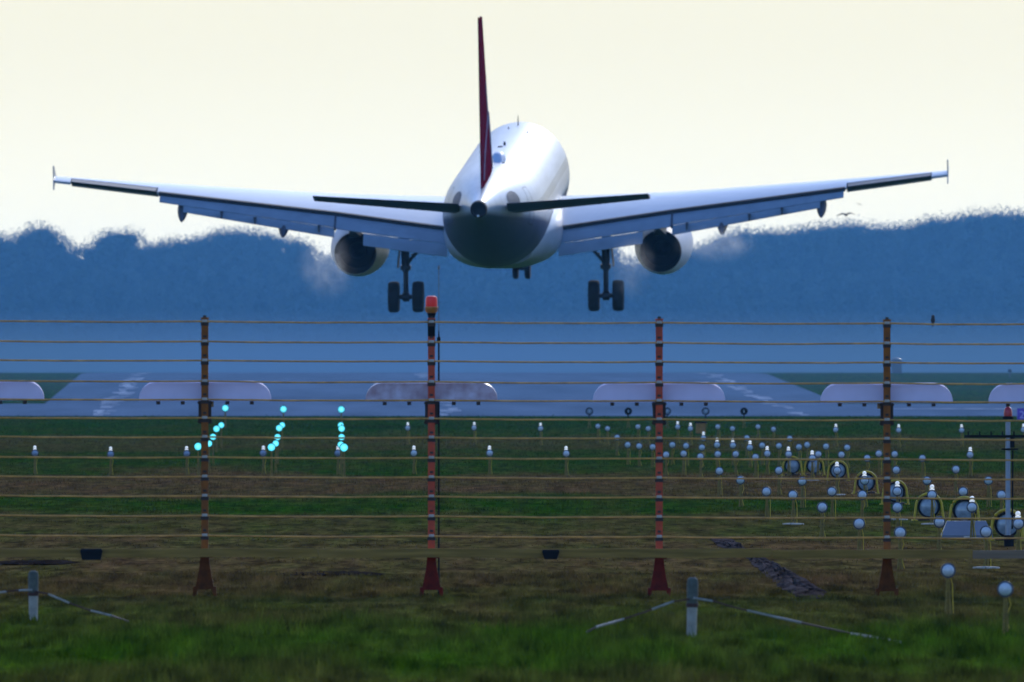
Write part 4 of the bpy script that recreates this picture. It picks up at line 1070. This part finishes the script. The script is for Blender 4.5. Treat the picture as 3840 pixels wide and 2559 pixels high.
# ------------------------------------------------------------------ hot exhaust air beside the engines
def exhaust(x0, x1, y0, y1, D, seed, dens, label):
    a, b = px(x0, y1, D), px(x1, y0, D); c = (a + b) / 2; d = b - a
    mb = MB(); mb.lathe([(math.sin(math.pi * i / 10) + .001, -math.cos(math.pi * i / 10)) for i in range(11)], 'z', n=20)
    o = mb.build('exhaust_haze', bpy.data.materials.new('exhaust_air'))
    o.location = c; o.scale = (d.x / 2, max(d.x, d.z) * .6, d.z / 2)
    tag(o, label, 'exhaust haze', kind='stuff')
    m = o.data.materials[0]; m.use_nodes = True; nt = m.node_tree; nt.nodes.clear()
    L = nt.links.new; N = nt.nodes.new
    tc = N('ShaderNodeTexCoord'); ln = N('ShaderNodeVectorMath'); ln.operation = 'LENGTH'; L(tc.outputs['Object'], ln.inputs[0])
    g = N('ShaderNodeNewGeometry'); no = N('ShaderNodeTexNoise'); no.noise_dimensions = '4D'; no.inputs['W'].default_value = seed; no.inputs['Scale'].default_value = 1.3; no.inputs['Distortion'].default_value = 1.2; no.inputs['Detail'].default_value = 5; no.inputs['Roughness'].default_value = .65
    L(g.outputs['Position'], no.inputs[0])
    f = N('ShaderNodeMapRange'); f.interpolation_type = 'SMOOTHSTEP'; f.inputs['From Min'].default_value = 1.0; f.inputs['From Max'].default_value = .15; L(ln.outputs['Value'], f.inputs[0])
    n2 = N('ShaderNodeMapRange'); n2.interpolation_type = 'SMOOTHSTEP'; n2.inputs['From Min'].default_value = .36; n2.inputs['From Max'].default_value = .78; L(no.outputs[0], n2.inputs[0])
    mu = N('ShaderNodeMath'); mu.operation = 'MULTIPLY'; L(f.outputs[0], mu.inputs[0]); L(n2.outputs[0], mu.inputs[1])
    m2 = N('ShaderNodeMath'); m2.operation = 'MULTIPLY'; L(mu.outputs[0], m2.inputs[0]); m2.inputs[1].default_value = dens
    pv = N('ShaderNodeVolumePrincipled'); pv.inputs['Color'].default_value = (.98, .97, .94, 1); pv.inputs['Anisotropy'].default_value = .6
    L(m2.outputs[0], pv.inputs['Density']); ou = N('ShaderNodeOutputMaterial'); L(pv.outputs[0], ou.inputs['Volume'])
exhaust(1100, 1350, 850, 1150, 644, 1.0, 0.38, 'pale shimmering exhaust air beside the left engine')
exhaust(2270, 2470, 860, 1140, 644, 2.0, 0.36, 'pale shimmering exhaust air between the right engine and the right main gear')
exhaust(2510, 2860, 835, 1000, 644, 3.0, 0.42, 'pale shimmering exhaust air outboard of the right engine')

# ------------------------------------------------------------------ haze
HAZE_DENSITY = 0.45e-4
mb = MB(); mb.box((0, 4280, 37), (1440, 8700, 76))
hz = mb.build('haze', bpy.data.materials.new('haze_air'), smooth=False)
tag(hz, 'thin blue air over the airfield', 'haze', kind='stuff')
m = hz.data.materials[0]; m.use_nodes = True; nt = m.node_tree
nt.nodes.clear()
pv = nt.nodes.new('ShaderNodeVolumePrincipled'); out = nt.nodes.new('ShaderNodeOutputMaterial')
pv.inputs['Color'].default_value = (0.11, 0.37, 0.80, 1)
pv.inputs['Density'].default_value = HAZE_DENSITY
pv.inputs['Anisotropy'].default_value = 0.55
nt.links.new(pv.outputs[0], out.inputs['Volume'])

# low ground mist beyond the runway end
mb = MB(); mb.box((0, 3640, 2.0), (1300, 5690, 6.0))
gm = mb.build('ground_mist', bpy.data.materials.new('mist_air'), smooth=False)
tag(gm, 'low blue mist lying over the far end of the airfield', 'mist', kind='stuff')
m = gm.data.materials[0]; m.use_nodes = True; nt = m.node_tree
nt.nodes.clear()
pv = nt.nodes.new('ShaderNodeVolumePrincipled'); out = nt.nodes.new('ShaderNodeOutputMaterial')
pv.inputs['Color'].default_value = (0.085, 0.185, 0.32, 1)
pv.inputs['Density'].default_value = 2.0e-3
pv.inputs['Anisotropy'].default_value = 0.4
nt.links.new(pv.outputs[0], out.inputs['Volume'])
